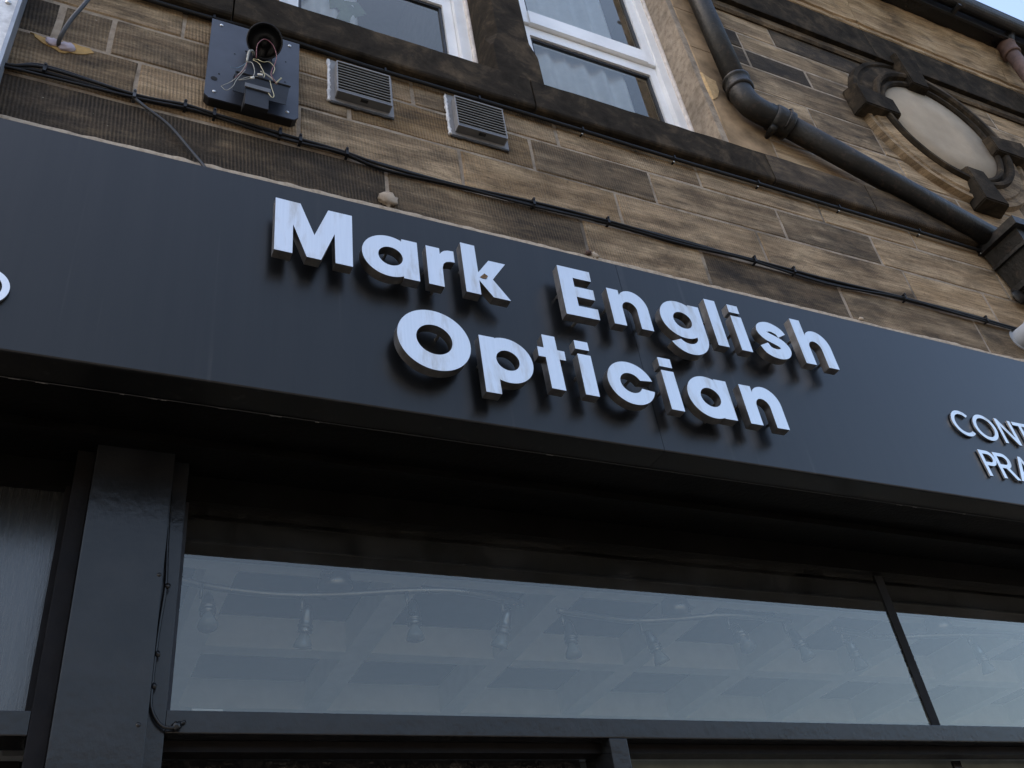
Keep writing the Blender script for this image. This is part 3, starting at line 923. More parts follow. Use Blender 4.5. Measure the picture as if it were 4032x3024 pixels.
def stroke(pts, w, sub=8):
    P = catmull([(x, 0, z) for x, z in pts], sub)
    L, Q = [], []
    for i, p in enumerate(P):
        t_ = (P[min(i + 1, len(P) - 1)] - P[max(i - 1, 0)]).normalized()
        nn = Vector((-t_.z, 0, t_.x))
        L.append((p.x + nn.x * w / 2, p.z + nn.z * w / 2)); Q.append((p.x - nn.x * w / 2, p.z - nn.z * w / 2))
    return L + list(reversed(Q))
s_pts = [(2.276, 3.738), (2.262, 3.759), (2.228, 3.772), (2.196, 3.763), (2.184, 3.744), (2.198, 3.724), (2.228, 3.711), (2.259, 3.696), (2.272, 3.672), (2.258, 3.650), (2.226, 3.641), (2.190, 3.651), (2.174, 3.678)]
letter('sign_letter', [[stroke(s_pts, 0.046)]], LET + 'lowercase s near the end of the upper line')
letter('sign_letter', [n_shape(2.351, 2.400, 2.459, 2.509, 3.626, 3.795, 3.845)], LET + 'lowercase h ending the upper line')
# second line
letter('sign_letter', [[ring(0.8695, 3.3985, 0.1145, 64), ring(0.8695, 3.3995, 0.0565, 48)]], LET + 'round capital O beginning the lower line')
pc, pz, pR = 1.1005, 3.3705, 0.0865
ang = math.degrees(math.acos((1.066 - pc) / pR))
letter('sign_letter', [[[(1.066, 3.236), (1.016, 3.236), (1.015, 3.452), (1.066, 3.452)] + circ(pc, pz, pR, None, ang, -ang, 44), ring(pc + 0.002, pz - 0.001, 0.0385)]], LET + 'lowercase p after the round capital O')
t_ = [(1.239, 3.292), (1.237, 3.413), (1.213, 3.413), (1.213, 3.451), (1.236, 3.451), (1.236, 3.505), (1.282, 3.505), (1.283, 3.450), (1.308, 3.450), (1.308, 3.413), (1.285, 3.413), (1.287, 3.291)]
letter('sign_letter', [[t_]], LET + 'plain cross-shaped lowercase t in the lower line')
letter('sign_letter', [[[(1.355, 3.291), (1.355, 3.453), (1.403, 3.453), (1.404, 3.290)]], [[(1.352, 3.473), (1.352, 3.508), (1.402, 3.508), (1.402, 3.473)]]], LET + 'lowercase i between the t and c of the lower line')
cx, cz, cR, cr = 1.5355, 3.3705, 0.0860, 0.040
ao = math.degrees(math.asin(0.0215 / cR)); ai = math.degrees(math.asin(0.015 / cr))
letter('sign_letter', [[circ(cx, cz, cR, None, ao, 360 - ao, 50) + list(reversed(circ(cx, cz, cr, None, ai + 2, 358 - ai, 36)))]], LET + 'open lowercase c in the lower line')
letter('sign_letter', [[[(1.669, 3.291), (1.668, 3.452), (1.717, 3.452), (1.719, 3.290)]], [[(1.667, 3.468), (1.667, 3.506), (1.717, 3.506), (1.717, 3.468)]]], LET + 'lowercase i after the c, its square dot stained')
letter('sign_letter', [a_shape(1.8395, 3.371, 0.0865, 0.0395, 1.877, 1.928, 3.290, 3.454)], LET + 'lowercase a next to last in the lower line')
letter('sign_letter', [n_shape(1.982, 2.033, 2.092, 2.144, 3.289, 3.454)], LET + 'lowercase n ending the lower line')
lf = mesh('dead_leaf', [(1.043, 1.9325, 3.690), (1.057, 1.927, 3.704), (1.071, 1.931, 3.700), (1.067, 1.929, 3.691), (1.053, 1.9325, 3.686)], [(0, 1, 2, 3, 4)], 'dead leaf')
lf.modifiers.new('thickness', 'SOLIDIFY').thickness = 0.0015
tag(lf, 'small brown dead leaf stuck on the letter k', 'leaf')

# smaller flat-cut letters
YS = 1.989
def small(loops, label):
    return letter('small_sign_letter', loops, 'small flat white metal ' + label, YS, 0.007, 1.0)
st = 0.017
c0, c1 = 3.4575, 3.5795
small([[circ(3.139, 3.5185, 0.061, 0.0625, 44, 316, 44) + list(reversed(circ(3.139, 3.5185, 0.044, 0.0455, 46, 314, 36)))]], 'capital C first in the cut-off upper word')
small([[circ(3.2625, 3.5185, 0.0635, 0.0635, 0, 360, 56)[:-1], circ(3.2625, 3.5185, 0.0465, 0.0465, 0, 360, 44)[:-1]]], 'capital O after the C in the cut-off upper word')
nx0, nx1 = 3.344, 3.437
small([[[(nx0, c0), (nx0, c1), (nx0 + 0.015, c1), (nx1 - st, c0 + 0.034), (nx1 - st, c1), (nx1, c1), (nx1, c0), (nx1 - 0.015, c0), (nx0 + st, c1 - 0.034), (nx0 + st, c0)]]], 'capital N in the cut-off upper word')
small([[[(3.480, c0), (3.480, c1 - st), (3.447, c1 - st), (3.447, c1), (3.530, c1), (3.530, c1 - st), (3.497, c1 - st), (3.497, c0)]]], 'capital T last visible in the cut-off upper word')
p0, p1 = 3.2735, 3.3945
def P_outer(x):
    return [(x, p0), (x, p1), (x + 0.044, p1)] + circ(x + 0.044, p1 - 0.0355, 0.0355, None, 88, -90, 22) + [(x + st, p1 - 0.071), (x + st, p0)]
def P_hole(x):
    return [(x + st, p1 - st + 0.001), (x + 0.044, p1 - st + 0.001)] + circ(x + 0.044, p1 - 0.0355, 0.0188, None, 88, -90, 16) + [(x + st, p1 - 0.0545)]
small([[P_outer(3.142), P_hole(3.142)]], 'capital P first in the cut-off lower word')
x = 3.222
Ro = [(x, p0), (x, p1), (x + 0.047, p1)] + circ(x + 0.047, p1 - 0.0355, 0.0355, None, 88, -70, 22) + [(x + 0.092, p0), (x + 0.071, p0), (x + 0.040, p1 - 0.0715), (x + st, p1 - 0.0715), (x + st, p0)]
small([[Ro, [(x + st, p1 - st + 0.001), (x + 0.045, p1 - st + 0.001)] + circ(x + 0.045, p1 - 0.0355, 0.0188, None, 88, -90, 16) + [(x + st, p1 - 0.0545)]]], 'capital R in the cut-off lower word')
x = 3.317
small([[[(x, p0), (x + 0.049, p1), (x + 0.064, p1), (x + 0.113, p0), (x + 0.094, p0), (x + 0.082, p0 + 0.031), (x + 0.031, p0 + 0.031), (x + 0.019, p0)],
        [(x + 0.038, p0 + 0.047), (x + 0.075, p0 + 0.047), (x + 0.0565, p0 + 0.096)]]], 'capital A last visible in the cut-off lower word')
small([[circ(-0.2965, 3.343, 0.0615, 0.0615, 0, 360, 56)[:-1], circ(-0.2965, 3.343, 0.0445, 0.0445, 0, 360, 44)[:-1]]], 'round capital O cut by the left edge of the photo')

# ------------------------------------------------------------------ shop front
sf = thing('shop_front', 'black painted timber shop front with wide glazing below the fascia', 'shop front', (1.5, 2.4, 0))
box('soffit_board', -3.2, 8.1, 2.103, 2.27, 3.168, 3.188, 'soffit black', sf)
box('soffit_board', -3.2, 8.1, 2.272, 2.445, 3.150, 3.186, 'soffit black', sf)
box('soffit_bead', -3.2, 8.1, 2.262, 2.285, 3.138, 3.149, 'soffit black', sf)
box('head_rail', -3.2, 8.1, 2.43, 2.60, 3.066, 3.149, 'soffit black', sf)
tube('paint_edge', [(-1.0 + 0.05 * i, 2.1016, 3.1600 + 0.0006 * noise.noise((i * 0.7, 0, 0))) for i in range(125)], 0.0013, 'cable grey', sf, 5)
# flaking paint along the joint of fascia and soffit
for k in range(12):
    x = random.choice([random.uniform(-0.3, 0.2), random.uniform(0.2, 1.2), random.uniform(1.2, 4.2)])
    L = random.uniform(0.008, 0.035)
    V = []
    for i in range(6):
        u = i / 5
        V.append((x + L * u, 2.1015 + 0.002 * noise.noise((x * 40, i, 0)), 3.1606 - 0.0012 - 0.0015 * abs(noise.noise((x * 9, i * 3, 1)))))
    for i in range(5, -1, -1):
        u = i / 5
        V.append((x + L * u, 2.104 + 0.003 * abs(noise.noise((x * 40, i, 7))), 3.1606 - 0.0012))
    mesh('paint_flake', V, [tuple(range(12))], 'flake', sf)
box('pilaster', 0.0235, 0.2245, 2.33, 2.47, 0, 3.166, 'black frame', sf, 0.004)
box('window_jamb', 0.2245, 0.268, 2.367, 2.47, 0, 3.149, 'black frame', sf, 0.003)
box('window_jamb', -0.022, 0.0235, 2.367, 2.47, 0, 3.149, 'brown timber', sf, 0.003)
box('glazing_bead', 0.269, 0.2845, 2.44, 2.47, 2.448, 3.066, 'gasket', sf)
box('glazing_bead', -0.037, -0.0225, 2.42, 2.47, 2.442, 3.066, 'brown timber', sf)
rl = box('transom_rail', 0.2685, 8.1, 2.367, 2.47, 2.394, 2.449, 'black frame', sf, 0.003)
box('transom_rail', -3.2, -0.0225, 2.367, 2.47, 2.385, 2.441, 'black frame', sf, 0.003)
box('transom_rail', 0.2685, 8.1, 2.415, 2.47, 2.366, 2.393, 'brown timber', sf)
box('mullion', 1.474, 1.533, 2.367, 2.52, 0, 2.393, 'black frame', sf, 0.003)
box('mullion', 5.2, 5.26, 2.367, 2.52, 0, 2.393, 'black frame', sf, 0.003)
box('stall_riser', 1.534, 8.1, 2.38, 2.50, 0, 0.5, 'black gloss', sf)
box('stall_riser', -3.2, -0.03, 2.38, 2.50, 0, 0.5, 'black gloss', sf)
mesh('upper_pane', [(0.27, GL, 2.44), (8.1, GL, 2.44), (8.1, GL, 3.07), (0.27, GL, 3.07)], [(0, 1, 2, 3)], 'shop glass', sf)
mesh('lower_pane', [(1.53, GL + 0.03, 0.5), (8.1, GL + 0.03, 0.5), (8.1, GL + 0.03, 2.37), (1.53, GL + 0.03, 2.37)], [(0, 1, 2, 3)], 'shop glass', sf)
mesh('side_pane', [(-3.2, 2.456, 2.43), (-0.03, 2.456, 2.43), (-0.03, 2.456, 3.07), (-3.2, 2.456, 3.07)], [(0, 1, 2, 3)], 'filmed_glass', sf)
box('glass_joint_strip', 2.872, 2.913, GL - 0.006, GL - 0.001, 2.449, 3.066, 'void', sf)
box('glass_joint_strip', 2.93, 2.97, GL + 0.02, GL + 0.028, 0.5, 2.366, 'black gloss', sf)
box('side_door', -3.2, -0.03, 2.56, 2.60, 0.5, 2.39, 'brown timber', sf)
box('door_head', 0.2685, 1.4735, 2.48, 2.53, 2.376, 2.394, 'black gloss', sf)
# rippled old glass light above the door, painted over
V, F = [], []
nx_, nz_ = 60, 8
for j in range(nz_ + 1):
    for i in range(nx_ + 1):
        x = 0.285 + 1.16 * i / nx_; z = 1.6 + 0.775 * j / nz_
        V.append((x, 2.505 + 0.004 * noise.noise((x * 22, z * 30, 0)), z))
for j in range(nz_):
    for i in range(nx_):
        a = j * (nx_ + 1) + i
        F.append((a, a + 1, a + nx_ + 2, a + nx_ + 1))
mesh('painted_light', V, F, 'black ripple', sf, True)
box('door_leaf', 0.285, 1.445, 2.515, 2.555, 0, 1.6, 'black gloss', sf)
for x, z in ((0.215, 2.78), (0.205, 2.40)):
    lathe('screw', [(0, 0.003), (0.004, 0.003), (0.006, 0)], (x, 2.33, z), (0, -1, 0), 'black frame', sf, 10)
st_ = box('paper_label', 0.340, 0.417, GL + 0.010, GL + 0.012, 2.452, 2.492, 'ripe')
tag(st_, 'small cream paper label standing inside the shop window at the bottom left', 'label')

db = box('display_board', 1.60, 5.1, 2.56, 2.575, 0.45, 2.40, 'ripe')
tag(db, 'off-white board inside the lower shop window, showing along the bottom right edge', 'board')
# painted-over cable down the window jamb
pc_ = [(0.222, 2.358, 3.09), (0.226, 2.357, 2.98), (0.231, 2.356, 2.86), (0.236, 2.352, 2.76), (0.231, 2.355, 2.66), (0.2285, 2.355, 2.58), (0.228, 2.355, 2.50), (0.2305, 2.355, 2.455), (0.243, 2.355, 2.425), (0.262, 2.354, 2.405), (0.284, 2.352, 2.402), (0.296, 2.358, 2.412), (0.312, 2.362, 2.420)]
jc = thing('jamb_cable', 'black painted cable clipped down the jamb beside the shop window, curling at the rail', 'cable', (0.23, 2.355, 2.40))
tube('cable_run', catmull(pc_, 5), 0.0045, 'black frame', jc)
for i in (3, 5, 6):
    q = pc_[i]
    blob('cable_clip', (q[0] + 0.004, q[1] - 0.002, q[2]), 0.008, 0.007, 0.008, 'black frame', jc, 0.3, 10, i)
blob('cable_joint', (0.292, 2.355, 2.407), 0.012, 0.009, 0.010, 'black frame', jc, 0.6, 12, 9)

# ------------------------------------------------------------------ shop interior
cz0 = 3.0
shell = struct(mesh('ceiling', *join([boxv(-3, 8.1, 2.629, 8.9, 3.121, 3.15)]), 'coffer panel'))
bx = [0.43 + 0.598 * i for i in range(-3, 13)]
by = [2.675, 3.315, 3.915, 4.515, 5.115, 5.715]
for x in bx:
    o = box('ceiling_beam', x - 0.047, x + 0.047, 2.629, 6.4, cz0 + 0.002, 3.12, 'plaster white', shell)
for y in by:
    for i in range(len(bx) - 1):
        box('ceiling_beam', bx[i] + 0.0475, bx[i + 1] - 0.0475, y - 0.045, y + 0.03, cz0, 3.12, 'plaster white', shell)
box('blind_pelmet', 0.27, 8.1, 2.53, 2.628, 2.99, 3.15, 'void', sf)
struct(box('shop_wall', -3, 8.1, 6.4, 6.5, 0, 3.12, 'plaster white'))
struct(box('shop_floor', -3, 8.1, 2.56, 6.4, 0.005, 0.03, 'pale floor'))
struct(box('shop_party_wall', 0.0, 0.2, 2.56, 6.4, 0.03, 3.12, 'plaster white'))

def track(pts, heads, label):
    t0 = thing('spotlight_track', label, 'spotlight', (pts[0][0], pts[0][1], 2.93), 'curved spotlight tracks on the shop ceiling')
    tube('track_bar', catmull([(x, y, 2.93) for x, y in pts], 8), 0.011, 'chrome', t0, 8)
    mx, my = pts[len(pts) // 2]
    lathe('ceiling_mount', [(0, 0), (0.05, 0.0), (0.055, 0.02), (0.045, 0.07), (0, 0.07)], (mx - 0.02, my, 2.936), (0, 0, 1), 'chrome', t0, 24)
    for (x, y, dx, dy, hh) in heads:
        d = Vector((dx, dy, -1)).normalized()
        a = Vector((x, y, 2.925))
        tube('drop_arm', [a, a + Vector((0, 0, -0.045))], 0.006, 'chrome', t0)
        b0 = a + Vector((0.018, -0.004, -0.03))
        hd = lathe('lamp_head', [(0.0, 0), (0.010, 0.004), (0.016, 0.02), (0.020, 0.045), (0.021, 0.058), (0.0235, 0.060), (0.0235, 0.066), (0.021, 0.067), (0.021, 0.073), (0.0235, 0.075), (0.022, 0.084), (0.0, 0.084)], b0, d, 'chrome', t0, 18)
        lathe('bulb', [(0.012, 0.084), (0.016, 0.092), (0.027, 0.118), (0.029, 0.128), (0.0, 0.132)], b0, d, 'bulb glass', hd, 18)
track([(0.25, 2.63), (0.41, 2.682), (0.60, 2.70), (0.79, 2.67), (1.0, 2.61), (1.18, 2.593), (1.41, 2.648)],
      [(0.366, 2.655, 0, -0.35, 0), (0.671, 2.69, -0.05, 0.35, 0), (0.983, 2.61, 0, 0.0, 0), (1.318, 2.62, -0.25, 0.35, 0)],
      'wavy chrome spotlight track nearest the black pilaster, seen through the window')
track([(1.556, 2.678), (1.688, 2.697), (1.888, 2.715), (2.069, 2.67), (2.241, 2.619), (2.535, 2.626)],
      [(1.571, 2.68, 0, 0, 0), (1.907, 2.71, 0.3, 0.0, 0), (2.228, 2.62, -0.1, -0.5, 0), (2.50, 2.63, 0.2, -0.2, 0)],
      'wavy chrome spotlight track in the middle of the shop window')
track([(2.774, 2.666), (2.896, 2.687), (3.119, 2.705), (3.378, 2.656), (3.70, 2.62), (3.95, 2.64)],
      [(2.813, 2.67, 0.2, 0.0, 0), (3.15, 2.70, 0.1, 0.1, 0), (3.486, 2.64, 0.15, 0.0, 0), (3.85, 2.63, 0, 0, 0)],
      'wavy chrome spotlight track at the right end of the shop window')

# ------------------------------------------------------------------ downpipe with elbow
dp = thing('downpipe', 'black cast iron downpipe with an elbow running diagonally down to the hopper', 'downpipe', (2.80, 2.055, 4.9))
PX, PY = 2.795, 2.055
tube('upper_pipe', [(PX, PY, 7.47), (PX, PY, 6.6), (PX, PY, 5.70)], 0.058, 'cast iron', dp, 20)
lathe('collar', [(0.059, 0.0), (0.066, 0.0), (0.075, 0.008), (0.075, 0.020), (0.068, 0.026), (0.067, 0.075), (0.074, 0.080), (0.075, 0.095), (0.066, 0.102), (0.059, 0.102)], (PX, PY, 5.625), (0, 0, 1), 'cast iron', dp, 28)
A = Vector((PX, PY, 5.64)); Bv = Vector((2.965, PY, 5.475)); d_ = Vector((4.42, 2.045, 4.905)) - Bv
el = catmull([(PX, PY, 5.66), (PX, PY, 5.60), (2.825, PY, 5.53), (2.885, PY, 5.495), tuple(Bv)], 7)
tube('elbow', el, 0.063, 'cast iron', dp, 20)
dn_ = d_.normalized()
tube('raking_pipe', [Bv + dn_ * -0.01, Bv + d_ * 0.5, Bv + d_], 0.060, 'cast iron', dp, 20)
lathe('socket', [(0.061, -0.02), (0.072, -0.02), (0.074, 0.01), (0.071, 0.06), (0.075, 0.065), (0.075, 0.085), (0.068, 0.09), (0.060, 0.09)], Bv, dn_, 'cast iron', dp, 28)
# wire strap and lug
w_ = [Bv + dn_ * 0.05 + Vector((0, -0.08 * math.cos(a), 0)) + Vector((0.37, 0, 0.93)) * 0.08 * math.sin(a) for a in [i * 0.35 for i in range(-4, 8)]]
tube('strap', w_, 0.0055, 'cast iron', dp)
lathe('strap_lug', [(0, 0.02), (0.018, 0.02), (0.022, 0.0), (0.012, -0.06), (0, -0.06)], (2.935, 2.07, 5.40), (0, -1, 0), 'cast iron', dp, 14)
blob('cement_joint', (2.93, 2.03, 5.505), 0.045, 0.035, 0.04, 'cast iron', dp, 0.5, 14, 3)
lathe('pipe_cleat', [(0.059, 0), (0.068, 0.0), (0.068, 0.05), (0.059, 0.05)], (PX, PY, 6.62), (0, 0, 1), 'cast iron', dp, 20)

# rainwater hopper at the right edge
hp = thing('rainwater_hopper', 'black cast rainwater hopper with ridged sides at the right edge', 'hopper', (4.62, 1.99, 4.3))
def frustum(x0, x1, y0, y1, z0, X0, X1, Y0, z1):
    V = [(x0, y0, z0), (x1, y0, z0), (x1, y1, z0), (x0, y1, z0), (X0, Y0, z1), (X1, Y0, z1), (X1, y1, z1), (X0, y1, z1)]
    return V, boxv(0, 1, 0, 1, 0, 1)[1]
mesh('hopper_box', *join([frustum(4.30, 4.86, 1.93, 2.12, 4.66, 4.22, 4.94, 1.90, 4.90), frustum(4.44, 4.70, 2.00, 2.12, 4.40, 4.30, 4.86, 1.93, 4.655)]), 'cast iron', hp)
mesh('rim', *join([boxv(4.19, 4.97, 1.87, 2.125, 4.902, 4.955)]), 'cast iron', hp)
mesh('moulding', *join([boxv(4.285, 4.875, 1.915, 2.125, 4.64, 4.675), boxv(4.235, 4.925, 1.905, 2.122, 4.80, 4.82)]), 'cast iron', hp)
tube('spigot', [(4.57, 2.06, 4.42), (4.57, 2.06, 3.99)], 0.05, 'cast iron', hp, 16)
blob('lead_lug', (4.28, 2.10, 4.60), 0.05, 0.02, 0.045, 'cast iron', hp, 0.6, 12, 4)

# rust-brown downpipe under the gutter
rp = thing('rusty_downpipe', 'flaking red-brown downpipe below the gutter at the top right corner', 'downpipe', (5.8, 1.96, 5.2))
tube('pipe', [(5.83, 1.965, 7.40), (5.83, 1.965, 6.4), (5.83, 1.965, 5.3)], 0.05, 'rust', rp, 20)
lathe('collar', [(0.051, 0), (0.062, 0), (0.066, 0.012), (0.062, 0.02), (0.062, 0.10), (0.068, 0.104), (0.068, 0.125), (0.05, 0.125)], (5.83, 1.965, 7.36), (0, 0, 1), 'rust', rp, 24)
tube('outlet', [(5.83, 1.90, 7.54), (5.83, 1.93, 7.50), (5.83, 1.965, 7.44)], 0.045, 'cast iron', rp, 16)

# grey cylindrical lamp at the right edge
lp = thing('wall_lamp', 'grey cylindrical lamp housing at the right edge above the fascia', 'lamp', (4.12, 2.13, 4.23))
lathe('housing', [(0.0, 0.0), (0.054, 0.0), (0.056, 0.004), (0.056, 0.085), (0.060, 0.088), (0.060, 0.112), (0.056, 0.116), (0.0, 0.116)], (4.12, 2.135, 4.29), (0, -1, 0), 'lamp grey', lp, 36, True, (0, 2 * math.pi), False, True)
lathe('wall_plate', [(0.0, 0.0), (0.068, 0.0), (0.068, 0.008), (0.0, 0.008)], (4.12, 2.133, 4.29), (0, -1, 0), 'lamp grey', lp, 36, False)

# ------------------------------------------------------------------ wall vents
def vent(x0, label):
    vt = thing('wall_vent', label, 'vent', (x0 + 0.13, 2.12, 4.655), 'grey louvred vents below the sill band')
    z0, z1 = 4.668, 4.925
    x1 = x0 + 0.252
    box('flange', x0, x1, 2.119, 2.131, z0, z1, 'vent grey', vt)
    a, b, c, d = x0 + 0.018, x1 - 0.018, z0 + 0.018, z1 - 0.045
    # hood: side cheeks, bottom and top
    mesh('hood', *join([boxv(a, a + 0.004, 2.083, 2.1185, c, d), boxv(b - 0.004, b, 2.083, 2.1185, c, d), boxv(a + 0.0042, b - 0.0042, 2.083, 2.1185, d - 0.004, d)]), 'vent grey', vt)
    box('hood_base', a + 0.0042, b - 0.0042, 2.0835, 2.1185, c, c + 0.012, 'vent dark', vt)
    mesh('void', [(a + 0.004, 2.117, c), (b - 0.004, 2.117, c), (b - 0.004, 2.117, d), (a + 0.004, 2.117, d)], [(0, 1, 2, 3)], 'void', vt)  # black sheet stands in for the shade behind the slats
    n = 11
    for i in range(n):
        z = c + 0.014 + (d - 0.006 - c - 0.014) * i / (n - 1)
        V = [(a + 0.0045, 2.087, z), (b - 0.0045, 2.087, z), (b - 0.0045, 2.112, z + 0.004), (a + 0.0045, 2.112, z + 0.004)]
        V += [(x, y + 0.0005, zz + 0.0016) for x, y, zz in V]
        sl = mesh('slat', V, [(0, 1, 2, 3), (7, 6, 5, 4), (0, 4, 5, 1), (1, 5, 6, 2), (2, 6, 7, 3), (3, 7, 4, 0)], 'void', vt)  # blade coloured near black to stand in for its shaded underside
        box('slat_lit_edge', a + 0.0045, b - 0.0045, 2.083, 2.0865, z - 0.0002, z + 0.0022, 'slat lit edge', sl)  # pale strip painted as the lit front edge of the blade
    box('drain_notch', (a + b) / 2 - 0.014, (a + b) / 2 + 0.014, 2.090, 2.102, c - 0.004, c - 0.0005, 'void', vt)
    pts = [(x0 - 0.003 + 0.004 * noise.noise((x0, 0, z * 60)), 2.124, z) for z in [z1 + 0.002 - (z1 - z0 + 0.004) * i / 24 for i in range(25)]]
    tube('sealant_bead', pts, 0.006, 'sealant', vt, 7, True, [0.0055 + 0.006 * abs(noise.noise((x0 * 7, 3, i * 0.7))) for i in range(25)])
    pts = [(x, 2.124, z0 - 0.005 + 0.006 * noise.noise((x * 45, 2, 0))) for x in [x0 + 0.252 * i / 30 for i in range(31)]]
    tube('mortar_bead', pts, 0.008, 'cable grey', vt, 7, True, [0.004 + 0.007 * abs(noise.noise((x0 * 3, 9, i * 0.8))) for i in range(31)])
    return vt
vent(0.620, 'grey louvred wall vent beside the alarm backplate')
vent(1.109, 'grey louvred wall vent with white sealant down its left edge, farther from the alarm plate')

# ------------------------------------------------------------------ alarm box backplate
ab = thing('alarm_backplate', 'stripped alarm backplate with open siren and loose wires on the stone wall', 'alarm box', (0.33, 2.1, 4.42))
def plate(x0, x1, z0, z1, y0, y1, ch):
    out = [(x0, z1), (x1, z1), (x1, z0 + ch), (x1 - ch, z0), (x0 + ch, z0), (x0, z0 + ch)]
    n = len(out)
    V = [(x, y0, z) for x, z in out] + [(x, y1, z) for x, z in out]
    F = [tuple(range(n)), tuple(range(2 * n - 1, n - 1, -1))] + [(i, (i + 1) % n, n + (i + 1) % n, n + i) for i in range(n)]
    return V, F
mesh('backplate', *plate(0.170, 0.494, 4.447, 4.919, 2.088, 2.094, 0.016), 'plate', ab)
mesh('tray', *plate(0.173, 0.491, 4.452, 4.915, 2.0945, 2.128, 0.016), 'black plastic', ab)
for i, (x, z, r_) in enumerate([(0.198, 4.558, 0.0115), (0.260, 4.736, 0.003), (0.444, 4.778, 0.003), (0.213, 4.592, 0.0035), (0.443, 4.652, 0.003), (0.299, 4.773, 0.004)]):
    lathe('hole', [(0.0, 0.0008), (r_, 0.0008), (r_, 0)], (x, 2.088, z), (0, -1, 0), 'void', ab, 14, False)
for (x, z) in [(0.205, 4.891), (0.457, 4.888), (0.203, 4.485), (0.455, 4.480)]:
    lathe('screw', [(0, 0.003), (0.003, 0.004), (0.0062, 0.002), (0.0065, 0.0)], (x, 2.088, z), (0, -1, 0), 'screw', ab, 12)
# siren horn: a deep cup pointing outward and down
so = Vector((0.348, 2.0, 4.735)); sd = Vector((-0.12, -0.62, -0.72)).normalized()
base = so - sd * 0.085
sir = lathe('siren_horn', [(0.0, 0.0), (0.045, 0.0), (0.052, 0.004), (0.053, 0.035), (0.060, 0.040), (0.064, 0.085), (0.0605, 0.086), (0.056, 0.05), (0.045, 0.02), (0.018, 0.016), (0.014, 0.04), (0.0, 0.044)], base, sd, 'black plastic', ab, 36)
axo = sd.orthogonal().normalized(); bxo = sd.cross(axo)
for k in range(18):
    a = 2 * math.pi * k / 18
    dv = axo * math.cos(a) + bxo * math.sin(a); tv = sd.cross(dv) * 0.0016
    p = base + dv * 0.052
    V = [tuple(p + tv), tuple(p - tv), tuple(p - tv + dv * 0.007), tuple(p + tv + dv * 0.007)]
    V += [tuple(Vector(q) + sd * 0.036) for q in V]
    mesh('fin', V, boxv(0, 1, 0, 1, 0, 1)[1], 'black plastic', sir)
tube('siren_stem', [(0.345, 2.09, 4.74), tuple(base + sd * 0.002)], 0.022, 'black plastic', ab, 14)
# bracket shelf and battery box
V = [(0.262, 2.088, 4.605), (0.450, 2.088, 4.605), (0.450, 2.02, 4.540), (0.262, 2.02, 4.540)]
V += [(x, y + 0.002, z - 0.003) for x, y, z in V]
mesh('bracket', V, boxv(0, 1, 0, 1, 0, 1)[1], 'black plastic', ab)
V = [(0.259, 2.024, 4.545), (0.447, 2.024, 4.545), (0.436, 2.030, 4.438), (0.256, 2.030, 4.438)]
V += [(x, y + 0.002, z) for x, y, z in V]
mesh('bracket_face', V, boxv(0, 1, 0, 1, 0, 1)[1], 'black plastic', ab)
mesh('battery_box', *join([boxv(0.294, 0.372, 2.0, 2.02, 4.345, 4.448), boxv(0.296, 0.370, 2.021, 2.08, 4.40, 4.444)]), 'black plastic', ab)
box('battery_lip', 0.290, 0.376, 1.994, 1.999, 4.432, 4.452, 'vent dark', ab)
def wire(pts, r, mat):
    tube('wire', catmull(pts, 6), r, mat, ab, 6)
wire([(0.322, 2.05, 4.705), (0.310, 2.01, 4.668), (0.296, 2.0, 4.640), (0.291, 1.998, 4.575)], 0.0042, 'wire white')
wire([(0.291, 1.998, 4.575), (0.282, 2.0, 4.535), (0.268, 2.0, 4.495), (0.250, 2.0, 4.45), (0.214, 2.0, 4.402)], 0.0012, 'wire white')
wire([(0.214, 2.0, 4.402), (0.232, 2.0, 4.388), (0.252, 2.0, 4.42), (0.262, 2.0, 4.46), (0.288, 2.0, 4.53)], 0.0012, 'wire white')
wire([(0.291, 1.998, 4.575), (0.308, 1.99, 4.565), (0.318, 1.99, 4.52), (0.312, 1.99, 4.485), (0.300, 1.99, 4.47), (0.27, 2.0, 4.462)], 0.0014, 'wire white')
wire([(0.291, 1.998, 4.572), (0.276, 2.0, 4.548), (0.258, 2.0, 4.525), (0.238, 2.0, 4.522)], 0.0011, 'wire blue')
wire([(0.291, 1.998, 4.572), (0.287, 1.99, 4.53), (0.272, 1.99, 4.49), (0.256, 2.0, 4.468)], 0.0011, 'wire red')
wire([(0.268, 2.0, 4.462), (0.300, 1.995, 4.488), (0.330, 1.99, 4.498)], 0.0013, 'wire white')
wire([(0.318, 2.04, 4.665), (0.328, 2.0, 4.61), (0.345, 1.99, 4.59), (0.366, 1.99, 4.60), (0.385, 1.99, 4.575), (0.380, 1.99, 4.535)], 0.0013, 'wire yellow')
wire([(0.318, 2.04, 4.66), (0.332, 2.0, 4.59), (0.342, 1.99, 4.55), (0.352, 1.99, 4.52), (0.350, 1.99, 4.50)], 0.0013, 'wire yellow')
wire([(0.318, 1.975, 4.58), (0.318, 1.965, 4.644), (0.341, 1.96, 4.683), (0.370, 1.965, 4.671), (0.387, 1.975, 4.629), (0.384, 1.98, 4.586), (0.372, 1.98, 4.519), (0.395, 1.985, 4.474)], 0.0014, 'wire red')
wire([(0.372, 1.995, 4.50), (0.378, 1.99, 4.455), (0.386, 1.985, 4.41), (0.380, 1.985, 4.395), (0.368, 1.99, 4.42)], 0.0014, 'wire yellow')
wire([(0.340, 2.0, 4.545), (0.362, 1.995, 4.528), (0.388, 1.99, 4.50)], 0.0028, 'wire white')
wire([(0.390, 1.99, 4.485), (0.408, 1.98, 4.512)], 0.0026, 'wire yellow')
wire([(0.328, 1.985, 4.502), (0.344, 1.98, 4.499)], 0.0042, 'ripe')
wire([(0.306, 1.985, 4.470), (0.316, 1.985, 4.478)], 0.0042, 'ripe')

